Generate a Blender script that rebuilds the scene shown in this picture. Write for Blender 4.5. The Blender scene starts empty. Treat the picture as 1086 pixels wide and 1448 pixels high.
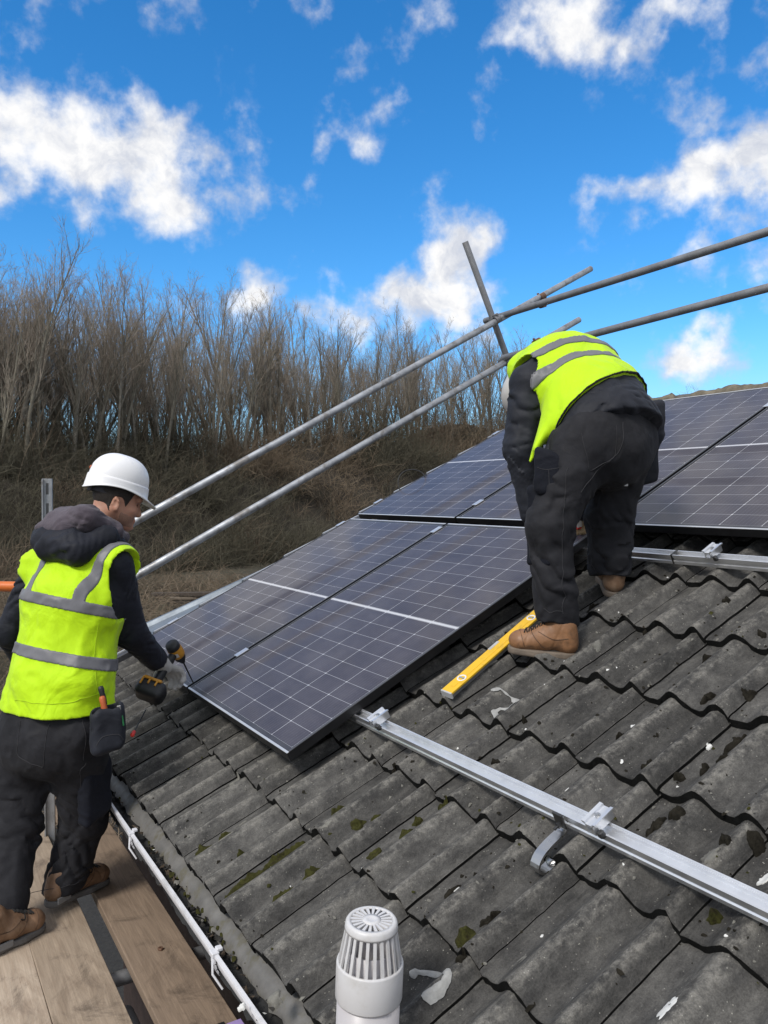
import bpy, math, random
import numpy as np
from mathutils import Vector, Matrix, Euler
random.seed(7); np.random.seed(7)
S = bpy.context.scene
COL = S.collection

# ------------------------------------------------------------------ camera
PW, PH, FPX = 1086.0, 1448.0, 1121.05          # photograph size and focal length in its pixels
CAMZ = 4.3
PITCH, YAW = math.radians(-1.1624), math.radians(31.5662)
FW = np.array([math.sin(YAW)*math.cos(PITCH), math.cos(YAW)*math.cos(PITCH), math.sin(PITCH)])
RT = np.array([math.cos(YAW), -math.sin(YAW), 0.0])
UP = np.cross(RT, FW)
CAM = np.array([0.0, 0.0, CAMZ])
cd = bpy.data.cameras.new('camera'); cam = bpy.data.objects.new('camera', cd); COL.objects.link(cam)
cd.sensor_fit = 'VERTICAL'; cd.sensor_height = 36.0; cd.lens = FPX/PH*36.0
cd.clip_start = 0.05; cd.clip_end = 3000
M = Matrix((tuple(RT), tuple(UP), tuple(-FW))).transposed().to_4x4(); M.translation = Vector(CAM)
cam.matrix_world = M
S.camera = cam

# ------------------------------------------------------------------ sky, sun, exposure
SUN_EL, SUN_AZ = math.radians(46), math.radians(-112)       # azimuth clockwise from +Y
SUN_E, SUN_ANG, SKY_E, EXPO = 2.3, math.radians(14), 0.112, 0.30
S.view_settings.view_transform = 'Standard'; S.view_settings.look = 'None'
S.view_settings.exposure = EXPO; S.view_settings.gamma = 1
sl = bpy.data.lights.new('sun', 'SUN'); sl.energy = SUN_E; sl.angle = SUN_ANG; sl.color = (1.0, 0.955, 0.89)
so = bpy.data.objects.new('sun', sl); COL.objects.link(so)
sd = Vector((math.sin(SUN_AZ)*math.cos(SUN_EL), math.cos(SUN_AZ)*math.cos(SUN_EL), math.sin(SUN_EL)))
so.rotation_euler = sd.to_track_quat('Z', 'Y').to_euler(); so.location = (0, 0, 30)

W = bpy.data.worlds.new('World'); S.world = W; W.use_nodes = True
def raydir(u, v):
    d = FW + RT*(u-PW/2)/FPX - UP*(v-PH/2)/FPX
    return d/np.linalg.norm(d)
class NT:
    """small helper for node trees"""
    def __init__(s, tree): s.t = tree; s.n = tree.nodes; s.l = tree.links
    def new(s, typ, **kw):
        n = s.n.new(typ)
        for k, v in kw.items(): setattr(n, k, v)
        return n
    def put(s, sock, v):
        if hasattr(v, 'is_output') or isinstance(v, bpy.types.NodeSocket): s.l.new(v, sock)
        elif v is not None: sock.default_value = v
    def math(s, op, a, b=None, c=None, clamp=False):
        n = s.n.new('ShaderNodeMath'); n.operation = op; n.use_clamp = clamp
        s.put(n.inputs[0], a)
        if b is not None: s.put(n.inputs[1], b)
        if c is not None: s.put(n.inputs[2], c)
        return n.outputs[0]
    def vmath(s, op, a, b=None):
        n = s.n.new('ShaderNodeVectorMath'); n.operation = op
        s.put(n.inputs[0], a)
        if b is not None:
            if op == 'SCALE': s.put(n.inputs['Scale'], b)
            else: s.put(n.inputs[1], b)
        return n.outputs['Value'] if op in ('DOT_PRODUCT', 'LENGTH', 'DISTANCE') else n.outputs[0]
    def mix(s, f, a, b, typ='MIX'):
        n = s.n.new('ShaderNodeMix'); n.data_type = 'RGBA'; n.blend_type = typ
        s.put(n.inputs[0], f); s.put(n.inputs[6], a); s.put(n.inputs[7], b)
        return n.outputs[2]
    def noise(s, vec, scale, detail=4, rough=.55, dist=0.0):
        n = s.n.new('ShaderNodeTexNoise'); s.put(n.inputs['Vector'], vec)
        n.inputs['Scale'].default_value = scale; n.inputs['Detail'].default_value = detail
        n.inputs['Roughness'].default_value = rough; n.inputs['Distortion'].default_value = dist
        return n.outputs[0]
    def ramp(s, f, stops):
        n = s.n.new('ShaderNodeValToRGB'); s.put(n.inputs[0], f)
        e = n.color_ramp.elements
        while len(e) < len(stops): e.new(.5)
        for k, (p, c) in enumerate(stops):
            e[k].position = p; e[k].color = (c, c, c, 1) if isinstance(c, (int, float)) else (*c, 1)
        return n.outputs[0]
    def maprange(s, v, a, b, c=0.0, d=1.0, kind='SMOOTHSTEP'):
        n = s.n.new('ShaderNodeMapRange'); n.interpolation_type = kind
        s.put(n.inputs[0], v)
        for i, x in zip((1, 2, 3, 4), (a, b, c, d)): s.put(n.inputs[i], x)
        return n.outputs[0]
w = NT(W.node_tree); w.n.clear()
sky = w.new('ShaderNodeTexSky', sky_type='NISHITA'); sky.sun_disc = False
sky.sun_elevation = SUN_EL; sky.sun_rotation = SUN_AZ; sky.altitude = 0; sky.air_density = 1.0; sky.dust_density = 0.35; sky.ozone_density = 2.2
tc = w.new('ShaderNodeTexCoord'); dirv = tc.outputs['Generated']
hs = w.new('ShaderNodeHueSaturation'); hs.inputs['Saturation'].default_value = 1.20; hs.inputs['Value'].default_value = 1.08
w.l.new(w.mix(1.0, sky.outputs[0], (.86, 1.12, 1.32, 1), 'MULTIPLY'), hs.inputs['Color'])
# clouds: soft blobs at fixed sky directions (u, v give the direction, half sizes in radians, tilt), broken up by noise
CLOUDS = [(75,205,.14,.072,-.10,1.0),(190,225,.15,.078,.16,1.0),(300,275,.12,.036,.05,.8),(35,15,.035,.03,0,.6),
          (515,140,.06,.035,-.6,.62),(455,225,.02,.05,.2,.60),(590,425,.125,.045,-.15,1.0),(635,365,.055,.075,.3,1.0),(480,440,.10,.034,.0,.85),(385,405,.055,.034,.1,.85),
          (800,25,.07,.05,.2,.9),(930,45,.07,.035,-.3,.8),(690,70,.05,.03,0,.62),(690,140,.05,.03,.2,.58),(1060,215,.14,.05,-.32,1.0),(930,262,.085,.032,-.15,.85),(1040,150,.06,.03,0,.7),
          (995,495,.055,.038,-.08,1.0),(600,470,.10,.02,0,.66),(250,420,.04,.02,.1,.6),(1080,75,.05,.02,.2,.6),
          (-300,150,.25,.1,0,1.0),(-700,350,.35,.12,0,1.0),(1500,150,.3,.12,-.2,1.0),(1900,420,.35,.1,0,1.0),(560,-420,.42,.17,.2,1.0),(60,-330,.34,.12,.1,1.0),(1300,-350,.3,.15,-.2,1.0),(-300,-700,.35,.2,0,1.0),(900,-1300,.5,.3,0,1.0),(200,-1700,.5,.35,0,1.0)]  # last rows: unseen clouds added out of view to whiten light and reflections
wn = w.noise(dirv, 5.0, 6, .62, 0.0)
wv = w.new('ShaderNodeTexNoise'); wv.inputs['Scale'].default_value = 11.0; wv.inputs['Detail'].default_value = 5
w.l.new(dirv, wv.inputs['Vector'])
warp = w.vmath('SCALE', w.vmath('SUBTRACT', wv.outputs['Color'], (.5, .5, .5)), .115)
dw = w.vmath('ADD', dirv, warp)
cov = None
for (u, v, a, b, tilt, amp) in CLOUDS:
    c = raydir(u, v)
    rr = np.cross(c, (0, 0, 1)); rr /= np.linalg.norm(rr); uu = np.cross(rr, c)
    ax = math.cos(tilt)*rr - math.sin(tilt)*uu; ay = math.sin(tilt)*rr + math.cos(tilt)*uu
    q = w.vmath('SUBTRACT', dw, tuple(c))
    x = w.math('MULTIPLY', w.vmath('DOT_PRODUCT', q, tuple(ax)), 1/a)
    y = w.math('MULTIPLY', w.vmath('DOT_PRODUCT', q, tuple(ay)), 1/b)
    z = w.math('MULTIPLY', w.vmath('DOT_PRODUCT', q, tuple(c)), 2.0)
    r2 = w.math('ADD', w.math('ADD', w.math('MULTIPLY', x, x), w.math('MULTIPLY', y, y)), w.math('MULTIPLY', z, z))
    g = w.math('MULTIPLY', w.math('EXPONENT', w.math('MULTIPLY', r2, -0.8)), amp)
    cov = g if cov is None else w.math('MAXIMUM', cov, g)
fine = w.noise(dirv, 19.0, 8, .56)
big = w.noise(dirv, 8.0, 5, .6)
# unseen broken cloud layer, added outside the view to whiten ambient light and reflections
vd = w.vmath('DOT_PRODUCT', dirv, tuple(raydir(543, 560)))
cov = w.math('MAXIMUM', cov, w.maprange(vd, .66, .38, 0.0, .92))
den = w.math('ADD', cov, w.math('ADD', w.math('MULTIPLY', w.math('SUBTRACT', fine, .5), 1.75), w.math('MULTIPLY', w.math('SUBTRACT', big, .5), .7)))
mask = w.maprange(den, .36, 1.04)
mask = w.math('MULTIPLY', mask, w.maprange(cov, .05, .30))
shade = w.maprange(w.math('ADD', w.noise(dw, 13.0, 6, .62), w.math('MULTIPLY', mask, .12)), .42, .72)
ccol = w.mix(shade, (4.5, 4.8, 5.5, 1), (7.5, 7.45, 7.4, 1))
sep = w.new('ShaderNodeSeparateXYZ'); w.l.new(dirv, sep.inputs[0])
low = w.maprange(sep.outputs[2], .20, -.02, 0.0, .62)
clear = w.mix(low, hs.outputs[0], (3.3, 4.1, 4.9, 1))
skyc = w.mix(mask, clear, ccol)
bg = w.new('ShaderNodeBackground'); bg.inputs['Strength'].default_value = SKY_E; w.l.new(skyc, bg.inputs['Color'])
out = w.new('ShaderNodeOutputWorld'); w.l.new(bg.outputs[0], out.inputs['Surface'])

# ------------------------------------------------------------------ frames of reference
def at(u, v, D):
    """the point seen at photograph pixel (u, v) at depth D metres"""
    return CAM + D*(FW + RT*(u-PW/2)/FPX - UP*(v-PH/2)/FPX)
TH = 0.45857553701671105
RO = np.array([1.17792044, 3.71604363, CAMZ-0.92061158])   # lower left corner of the nearest panel
ES = np.array([math.cos(TH), 0, math.sin(TH)]); EY = np.array([0., 1, 0]); EN = np.array([-math.sin(TH), 0, math.cos(TH)])
def roofP(s, y, h): return RO + ES*s + EY*y + EN*h
BOARD_Z = CAMZ - 1.7

# ------------------------------------------------------------------ object helpers
def tag(o, label=None, cat=None, group=None, kind=None):
    if label: o['label'] = label
    if cat: o['category'] = cat
    if group: o['group'] = group
    if kind: o['kind'] = kind
    return o
def empty(name, loc, rot=None):
    o = bpy.data.objects.new(name, None); COL.objects.link(o); o.location = tuple(loc)
    o.empty_display_size = .1
    if rot is not None: o.rotation_euler = rot
    return o
def mesh(name, V, F, mats, parent=None, origin=None, smooth=False, mi=None, uv=None):
    """links V, F as one object; V in world units, origin = where the thing's base is"""
    V = np.asarray(V, float)
    if origin is not None: V = V - np.asarray(origin, float)
    me = bpy.data.meshes.new(name)
    if isinstance(F, np.ndarray): 
        k = F.shape[1]; me.vertices.add(len(V)); me.vertices.foreach_set('co', V.astype(np.float32).ravel())
        me.loops.add(F.size); me.loops.foreach_set('vertex_index', F.astype(np.int32).ravel())
        me.polygons.add(len(F)); me.polygons.foreach_set('loop_start', np.arange(0, F.size, k, dtype=np.int32))
        me.update(calc_edges=True)
    else:
        me.from_pydata([tuple(x) for x in V], [], [tuple(f) for f in F]); me.update()
    if not isinstance(mats, (list, tuple)): mats = [mats]
    for m in mats: me.materials.append(m)
    if mi is not None: me.polygons.foreach_set('material_index', np.asarray(mi, np.int32))
    if smooth is True: me.polygons.foreach_set('use_smooth', np.ones(len(me.polygons), bool))
    if uv is not None:
        l = me.uv_layers.new(name='UVMap'); l.data.foreach_set('uv', np.asarray(uv, np.float32).ravel())
    o = bpy.data.objects.new(name, me); COL.objects.link(o)
    if parent is not None: o.parent = parent
    elif origin is not None: o.location = tuple(origin)
    return o
def copy_tree(o, parent=None):
    c = o.copy(); COL.objects.link(c)
    if parent is not None: c.parent = parent
    for ch in list(o.children): copy_tree(ch, c)
    return c
def norm(v): v = np.asarray(v, float); return v/max(1e-9, np.linalg.norm(v))
class MB:
    """collects shapes into one mesh"""
    def __init__(s): s.V = []; s.F = []; s.mi = []; s.sm = []; s.m = 0
    def add(s, V, F, smooth=False):
        b = len(s.V); s.V += [tuple(map(float, v)) for v in V]
        for f in F: s.F.append(tuple(i+b for i in f)); s.mi.append(s.m); s.sm.append(smooth)
    def box(s, c, ax, half, bev=0.0):
        c = np.asarray(c, float); ax = [np.asarray(a, float) for a in ax]; a, b, d = half
        if bev <= 0:
            V = [c+ax[0]*x*a+ax[1]*y*b+ax[2]*z*d for z in (-1, 1) for y in (-1, 1) for x in (-1, 1)]
            s.add(V, [(0,2,3,1),(4,5,7,6),(0,1,5,4),(2,6,7,3),(0,4,6,2),(1,3,7,5)]); return
        e = bev; V = []; F = []
        # chamfered box: three 4-vertex rings per face
        idx = {}
        def p(k, x, y, z):
            h = [a, b, d]; q = [x*a, y*b, z*d]
            for j in range(3):
                if j != k: q[j] -= (x, y, z)[j]*e
            V.append(c+ax[0]*q[0]+ax[1]*q[1]+ax[2]*q[2]); idx[(k, x, y, z)] = len(V)-1
        for x in (-1, 1):
            for y in (-1, 1):
                for z in (-1, 1):
                    for k in range(3): p(k, x, y, z)
        I = lambda k, *q: idx[(k, *q)]
        for sg in (-1, 1):
            r = [(-1,-1),(1,-1),(1,1),(-1,1)]
            if sg < 0: r = r[::-1]
            F.append([I(2, x, y, sg) for x, y in r]); F.append([I(0, sg, x, y) for x, y in r]); F.append([I(1, y, sg, x) for x, y in r])
            for s2 in (-1, 1):
                F.append([I(0, sg, s2, -1), I(0, sg, s2, 1), I(1, sg, s2, 1), I(1, sg, s2, -1)][::(1 if sg*s2 < 0 else -1)])
                F.append([I(0, sg, -1, s2), I(0, sg, 1, s2), I(2, sg, 1, s2), I(2, sg, -1, s2)][::(1 if sg*s2 > 0 else -1)])
                F.append([I(1, -1, sg, s2), I(1, 1, sg, s2), I(2, 1, sg, s2), I(2, -1, sg, s2)][::(1 if sg*s2 < 0 else -1)])
                for s3 in (-1, 1):
                    F.append([I(0, sg, s2, s3), I(1, sg, s2, s3), I(2, sg, s2, s3)][::(1 if sg*s2*s3 > 0 else -1)])
        s.add(V, F)
    def tube(s, P, r, n=10, caps=True, smooth=True, flat=None):
        P = [np.asarray(p, float) for p in P]; m = len(P)
        R = r if isinstance(r, (list, tuple, np.ndarray)) else [r]*m
        V = []; F = []; prev = None
        for i in range(m):
            t = norm(P[min(i+1, m-1)]-P[max(i-1, 0)])
            if prev is None:
                a = np.array([0, 0, 1.]) if abs(t[2]) < .9 else np.array([1., 0, 0]); x = norm(np.cross(t, a))
            else: x = norm(prev - t*np.dot(prev, t))
            prev = x; y = np.cross(t, x)
            for k in range(n):
                an = 2*math.pi*k/n; V.append(P[i]+(x*math.cos(an)+y*math.sin(an))*R[i])
        for i in range(m-1):
            for k in range(n): F.append((i*n+k, i*n+(k+1) % n, (i+1)*n+(k+1) % n, (i+1)*n+k))
        s.add(V, F, smooth)
        if caps:
            s.add(V[:n], [tuple(range(n))[::-1]]); s.add(V[-n:], [tuple(range(n))])
    def prism(s, poly, o, ex, ey, ez, L):
        """polygon (2D list in ex, ey) extruded along ez by L"""
        o = np.asarray(o, float); n = len(poly)
        A = [o+ex*x+ey*y for x, y in poly]; B = [p+ez*L for p in A]
        s.add(A+B, [(i, (i+1) % n, n+(i+1) % n, n+i) for i in range(n)] + [tuple(range(n))[::-1], tuple(range(n, 2*n))])
    def lathe(s, prof, o, ax, n=32, smooth=True, x=None):
        o = np.asarray(o, float); ax = norm(ax)
        if x is None: x = norm(np.cross(ax, (0, 0, 1) if abs(ax[2]) < .9 else (1, 0, 0)))
        y = np.cross(ax, x); V = []; F = []
        for r, z in prof:
            for k in range(n):
                a = 2*math.pi*k/n; V.append(o+ax*z+(x*math.cos(a)+y*math.sin(a))*r)
        for i in range(len(prof)-1):
            for k in range(n): F.append((i*n+k, i*n+(k+1) % n, (i+1)*n+(k+1) % n, (i+1)*n+k))
        s.add(V, F, smooth)
    def build(s, name, mats, parent=None, origin=None):
        o = mesh(name, s.V, s.F, mats, parent, origin, mi=s.mi)
        o.data.polygons.foreach_set('use_smooth', np.array(s.sm, bool)); return o

# ------------------------------------------------------------------ value noise (numpy)
def _h(i, j, k, seed):
    x = (i*374761393 + j*668265263 + k*2147483647 + seed*1274126177) & 0xffffffff
    x = ((x ^ (x >> 13))*1274126177) & 0xffffffff
    return ((x ^ (x >> 16)) & 0xffff)/65535.0
def vnoise(P, seed=0):
    P = np.asarray(P, float); I = np.floor(P).astype(np.int64); f = P-I; f = f*f*(3-2*f)
    r = 0
    for a in (0, 1):
        for b in (0, 1):
            for c in (0, 1):
                wgt = (f[..., 0] if a else 1-f[..., 0])*(f[..., 1] if b else 1-f[..., 1])*(f[..., 2] if c else 1-f[..., 2])
                r = r + wgt*_h(I[..., 0]+a, I[..., 1]+b, I[..., 2]+c, seed)
    return r*2-1
def fbm(P, oct=3, seed=0):
    P = np.asarray(P, float); r = 0; a = 1.0
    for o in range(oct): r = r + a*vnoise(P*(2**o)+o*17.3, seed+o); a *= .5
    return r

# ------------------------------------------------------------------ materials
def mat(name):
    m = bpy.data.materials.new(name); m.use_nodes = True; t = NT(m.node_tree)
    b = t.n['Principled BSDF']; return m, t, b
def setp(b, **k):
    nm = dict(rough='Roughness', metal='Metallic', spec='Specular IOR Level', coat='Coat Weight', coatr='Coat Roughness', sheen='Sheen Weight', trans='Transmission Weight', ior='IOR')
    for a, v in k.items(): b.inputs[nm[a]].default_value = v
def plain(name, col, rough=.5, metal=0, var=.15, scale=12, bump=.0, bscale=60, spec=.5, rvar=.15, dirt=None, dirtamt=.5, dscale=6, coords='Object', **k):
    m, t, b = mat(name); setp(b, metal=metal, spec=spec, **k)
    co = t.new('ShaderNodeTexCoord').outputs[coords]
    n = t.noise(co, scale, 5, .6)
    f = t.maprange(n, .25, .75, 1-var, 1+var, 'LINEAR')
    c = t.vmath('SCALE', (*col, ), f) if False else None
    mx = t.mix(1.0, (*col, 1), f, 'MULTIPLY')
    if dirt is not None:
        d = t.maprange(t.noise(co, dscale, 7, .65), .5, .68, 0, dirtamt)
        mx = t.mix(d, mx, (*dirt, 1))
    t.l.new(mx, b.inputs['Base Color'])
    t.l.new(t.maprange(t.noise(co, scale*2.3, 4, .6), .2, .8, max(.02, rough-rvar), min(1, rough+rvar), 'LINEAR'), b.inputs['Roughness'])
    if bump:
        bn = t.new('ShaderNodeBump'); bn.inputs['Strength'].default_value = bump; bn.inputs['Distance'].default_value = .004
        t.l.new(t.noise(co, bscale, 6, .65), bn.inputs['Height']); t.l.new(bn.outputs[0], b.inputs['Normal'])
    return m
def fabric(name, col, col2=None, rough=.85, weave=900, fold=.18, fscale=(9, 9, 9), sheen=.04, var=.2, dist=.012, dirt=None):
    m, t, b = mat(name); setp(b, rough=rough, sheen=sheen, spec=.25)
    co = t.new('ShaderNodeTexCoord').outputs['Object']
    n = t.noise(co, 7, 6, .65)
    c = t.mix(t.maprange(n, .3, .7), (*[x*(1-var) for x in col], 1), (*[x*(1+var) for x in (col2 or col)], 1))
    if dirt is not None: c = t.mix(t.maprange(t.noise(co, 4.3, 7, .7), .55, .75, 0, .35), c, (*dirt, 1))
    t.l.new(c, b.inputs['Base Color'])
    mp = t.new('ShaderNodeMapping'); mp.inputs['Scale'].default_value = fscale; t.l.new(co, mp.inputs['Vector'])
    nn = t.noise(mp.outputs[0], 1.0, 4, .5, 1.2)
    rid = t.math('ABSOLUTE', t.math('SUBTRACT', nn, .5))
    hgt = t.math('ADD', t.math('MULTIPLY', rid, 1.0), t.math('MULTIPLY', t.noise(co, weave, 1, .5), .03))
    bn = t.new('ShaderNodeBump'); bn.inputs['Strength'].default_value = fold; bn.inputs['Distance'].default_value = dist*4
    t.l.new(hgt, bn.inputs['Height']); t.l.new(bn.outputs[0], b.inputs['Normal'])
    return m

def tile_material(name='weathered concrete tile'):
    m, t, b = mat(name); setp(b, spec=.3)
    co = t.new('ShaderNodeTexCoord').outputs['Object']
    at_ = t.new('ShaderNodeAttribute'); at_.attribute_name = 'tilerand'
    crest = t.new('ShaderNodeAttribute'); crest.attribute_name = 'crest'
    sp3 = t.new('ShaderNodeSeparateXYZ'); t.l.new(co, sp3.inputs[0])
    cs = t.new('ShaderNodeCombineXYZ'); t.l.new(t.math('MULTIPLY', t.vmath('DOT_PRODUCT', co, tuple(ES)), .30), cs.inputs[0]); t.l.new(sp3.outputs[1], cs.inputs[1]); t.l.new(at_.outputs['Fac'], cs.inputs[2])
    n1 = t.math('ADD', t.math('MULTIPLY', t.noise(co, 9, 8, .7), .45), t.math('MULTIPLY', t.noise(cs.outputs[0], 26, 8, .68, .4), .55)); n2 = t.noise(co, 55, 6, .7); n3 = t.noise(co, 260, 4, .6)
    base = t.mix(t.maprange(n1, .32, .7), (.034, .033, .032, 1), (.108, .104, .096, 1))
    base = t.mix(1.0, base, t.maprange(at_.outputs['Fac'], 0, 1, .75, 1.25, 'LINEAR'), 'MULTIPLY')
    # crests are mixed paler in noisy patches
    crest_pale = t.math('MULTIPLY', t.maprange(crest.outputs['Fac'], .55, 1.0), t.maprange(t.math('ADD', t.math('MULTIPLY', n1, .6), t.math('MULTIPLY', n2, .4)), .43, .60))
    base = t.mix(t.math('MULTIPLY', crest_pale, .70), base, (.190, .180, .160, 1))
    # dark algae in the pans
    alg = t.maprange(t.noise(cs.outputs[0], 17, 7, .68, .6), .54, .72, 0, .55)
    base = t.mix(alg, base, (.016, .016, .016, 1))
    # exposed aggregate and pale lichen specks
    v = t.new('ShaderNodeTexVoronoi'); v.inputs['Scale'].default_value = 95; t.l.new(co, v.inputs['Vector'])
    sp = t.math('MULTIPLY', t.maprange(v.outputs['Distance'], .17, .10), t.maprange(t.noise(co, 23, 3, .6), .50, .62))
    base = t.mix(t.math('MULTIPLY', sp, .8), base, (.34, .33, .29, 1))
    l = t.maprange(t.noise(co, 30, 8, .75, 1.5), .635, .69, 0, .55)
    base = t.mix(l, base, (.22, .205, .17, 1))
    gr = t.maprange(n3, .3, .7, .72, 1.28, 'LINEAR'); base = t.mix(1.0, base, gr, 'MULTIPLY')
    gr2 = t.maprange(n2, .3, .7, .75, 1.25, 'LINEAR'); base = t.mix(1.0, base, gr2, 'MULTIPLY')
    t.l.new(base, b.inputs['Base Color']); b.inputs['Roughness'].default_value = .82
    hgt = t.math('ADD', t.math('MULTIPLY', n3, .35), t.math('ADD', t.math('MULTIPLY', n2, 1.0), t.math('MULTIPLY', n1, 1.2)))
    bn = t.new('ShaderNodeBump'); bn.inputs['Strength'].default_value = .75; bn.inputs['Distance'].default_value = .0065
    t.l.new(hgt, bn.inputs['Height']); t.l.new(bn.outputs[0], b.inputs['Normal'])
    return m

def panel_material():
    """half-cut cells under glass; UV in metres, u across (0..1.112), v along (0..1.700)"""
    m, t, b = mat('solar cells under glass')
    uv = t.new('ShaderNodeUVMap').outputs[0]
    sx = t.new('ShaderNodeSeparateXYZ'); t.l.new(uv, sx.inputs[0]); u, v = sx.outputs[0], sx.outputs[1]
    PX, NX, X0 = .1825, 6, (1.112-6*.1825)/2
    PY, NY, MID = .0912, 9, .018
    Y0 = (1.700-18*PY-MID)/2
    uu = t.math('DIVIDE', t.math('SUBTRACT', u, X0), PX)
    # fold the upper half down so that both halves share one pattern
    vm = t.math('ABSOLUTE', t.math('SUBTRACT', v, .85))
    vv = t.math('DIVIDE', t.math('SUBTRACT', vm, MID/2), PY)
    def linedist(x, p): # distance in metres to the nearest integer
        f = t.math('FRACT', t.math('ADD', x, .5)); return t.math('MULTIPLY', t.math('ABSOLUTE', t.math('SUBTRACT', f, .5)), p)
    dx = linedist(uu, PX); dy = linedist(vv, PY)
    lx = t.math('LESS_THAN', dx, .0011); ly = t.math('LESS_THAN', dy, .0007)
    dia = t.math('LESS_THAN', t.math('ADD', dx, dy), .0052)
    line = t.math('MAXIMUM', t.math('MAXIMUM', lx, t.math('MULTIPLY', ly, .8)), dia)
    midb = t.math('LESS_THAN', vm, .0065)
    inside = t.math('MULTIPLY', t.math('MULTIPLY', t.math('GREATER_THAN', uu, 0), t.math('LESS_THAN', uu, NX)), t.math('LESS_THAN', vv, NY))
    line = t.math('MAXIMUM', t.math('MULTIPLY', line, inside), midb)
    bus = t.math('LESS_THAN', linedist(t.math('MULTIPLY', uu, 10), PX/10), .00055)
    cell = t.new('ShaderNodeTexWhiteNoise'); cell.noise_dimensions = '3D'
    cv = t.new('ShaderNodeCombineXYZ'); t.l.new(t.math('FLOOR', uu), cv.inputs[0]); t.l.new(t.math('FLOOR', t.math('DIVIDE', v, PY)), cv.inputs[1])
    t.l.new(cv.outputs[0], cell.inputs['Vector'])
    navy = t.mix(cell.outputs['Value'], (.0265, .0225, .0315, 1), (.035, .0300, .040, 1))
    navy = t.mix(t.math('MULTIPLY', bus, .35), navy, (.22, .22, .26, 1))
    edge = t.mix(inside, (.02, .02, .024, 1), navy)
    c = t.mix(t.math('MULTIPLY', line, .82), edge, (.60, .61, .64, 1))
    co = t.new('ShaderNodeTexCoord').outputs['Object']
    dust_haze = t.maprange(t.noise(co, 3.5, 7, .65), .35, .75, .060, .14)  # dust film also carries the glass's sky haze, painted into the colour
    c = t.mix(dust_haze, c, (.42, .40, .42, 1))
    t.l.new(c, b.inputs['Base Color'])
    setp(b, rough=.45, spec=.12, coat=.45, coatr=.13)
    b.inputs['Coat IOR'].default_value = 1.33
    t.l.new(t.maprange(t.noise(co, 6, 5, .6), .3, .7, .040, .075, 'LINEAR'), b.inputs['Coat Roughness'])
    return m

def wood_material(name, c1, c2, stain=(.06, .045, .035), scale=1.0):
    """scaffold board; local x is along the grain"""
    m, t, b = mat(name); setp(b, spec=.25)
    co = t.new('ShaderNodeTexCoord').outputs['Object']
    mp = t.new('ShaderNodeMapping'); mp.inputs['Scale'].default_value = (2.2, 13, 13); t.l.new(co, mp.inputs['Vector'])
    g = t.noise(mp.outputs[0], 1.0*scale, 8, .62, 3.2)
    mp2 = t.new('ShaderNodeMapping'); mp2.inputs['Scale'].default_value = (3, 90, 90); t.l.new(co, mp2.inputs['Vector'])
    g2 = t.noise(mp2.outputs[0], 1.0, 5, .6, .5)
    c = t.mix(t.maprange(g, .3, .72), (*c1, 1), (*c2, 1))
    c = t.mix(1.0, c, t.maprange(g2, .25, .75, .82, 1.15, 'LINEAR'), 'MULTIPLY')
    s = t.maprange(t.noise(co, 4.5, 8, .70, .9), .52, .70, 0, .65)
    c = t.mix(s, c, (*stain, 1))
    s2 = t.maprange(t.noise(co, 26, 4, .6), .68, .73, 0, .8); c = t.mix(s2, c, (.035, .028, .022, 1))
    t.l.new(c, b.inputs['Base Color']); b.inputs['Roughness'].default_value = .8
    bn = t.new('ShaderNodeBump'); bn.inputs['Strength'].default_value = .5; bn.inputs['Distance'].default_value = .003
    t.l.new(t.math('ADD', g, g2), bn.inputs['Height']); t.l.new(bn.outputs[0], b.inputs['Normal'])
    return m

M = {}
M['tile'] = tile_material()
M['grime_shade'] = plain('black moss and grime on tile tails', (.0085, .0085, .008), .95, bump=1.0, bscale=90, var=.5, spec=.1)  # moss and dirt, near black to include the shade below each course
M['cells'] = panel_material()
M['frame_black'] = plain('black anodised frame', (.006, .006, .007), .42, .0, spec=.5)
M['frame_lip'] = plain('bare aluminium frame lip', (.62, .63, .65), .38, .55, var=.06)
M['frame_lip_dull'] = plain('dark grey aluminium frame lip', (.09, .09, .095), .42, .5, var=.1)  # darker grey for the lips along the long sides
M['alu'] = plain('mill aluminium', (.80, .81, .83), .36, .9, var=.07, scale=18, rvar=.1)
M['steel'] = plain('stainless hook', (.50, .50, .50), .33, 1.0, var=.1)
M['dark_steel'] = plain('dark bolt steel', (.10, .10, .10), .45, .9)
M['galv'] = plain('galvanised tube', (.36, .375, .395), .52, .75, var=.35, scale=9, bump=.25, bscale=40, dirt=(.15, .13, .11), dirtamt=.7, dscale=8)
M['galv_dull'] = plain('dull galvanised tube', (.235, .24, .25), .58, .55, var=.25, scale=8, bump=.3, bscale=40, dirt=(.11, .10, .095), dirtamt=.55, dscale=5)
M['rust'] = plain('rusty coupler', (.17, .095, .06), .75, .35, var=.4, scale=30, bump=.6, bscale=80, dirt=(.05, .05, .05))
M['upvc'] = plain('white plastic', (.56, .555, .56), .38, var=.05, scale=4, dirt=(.40, .38, .35), dirtamt=.5, dscale=9, bump=.05)
M['upvc_pipe'] = plain('pale mauve grey plastic pipe', (.46, .44, .45), .42, var=.06, scale=3, dirt=(.38, .35, .33), dirtamt=.5, dscale=7, bump=.05)
M['upvc_grey'] = plain('aged grey plastic strip', (.135, .130, .122), .6, var=.35, scale=14, dirt=(.10, .09, .055), dirtamt=.8, dscale=16, bump=.5, bscale=60)
M['gutter'] = plain('white gutter plastic', (.62, .62, .645), .38, var=.06, dirt=(.30, .29, .27), dirtamt=.4, dscale=9)
M['gutter_in'] = plain('dark gutter inside', (.02, .02, .02), .9, var=.4, bump=1.0)
M['verge'] = plain('dark dry verge plastic', (.035, .036, .04), .5, var=.3)
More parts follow.
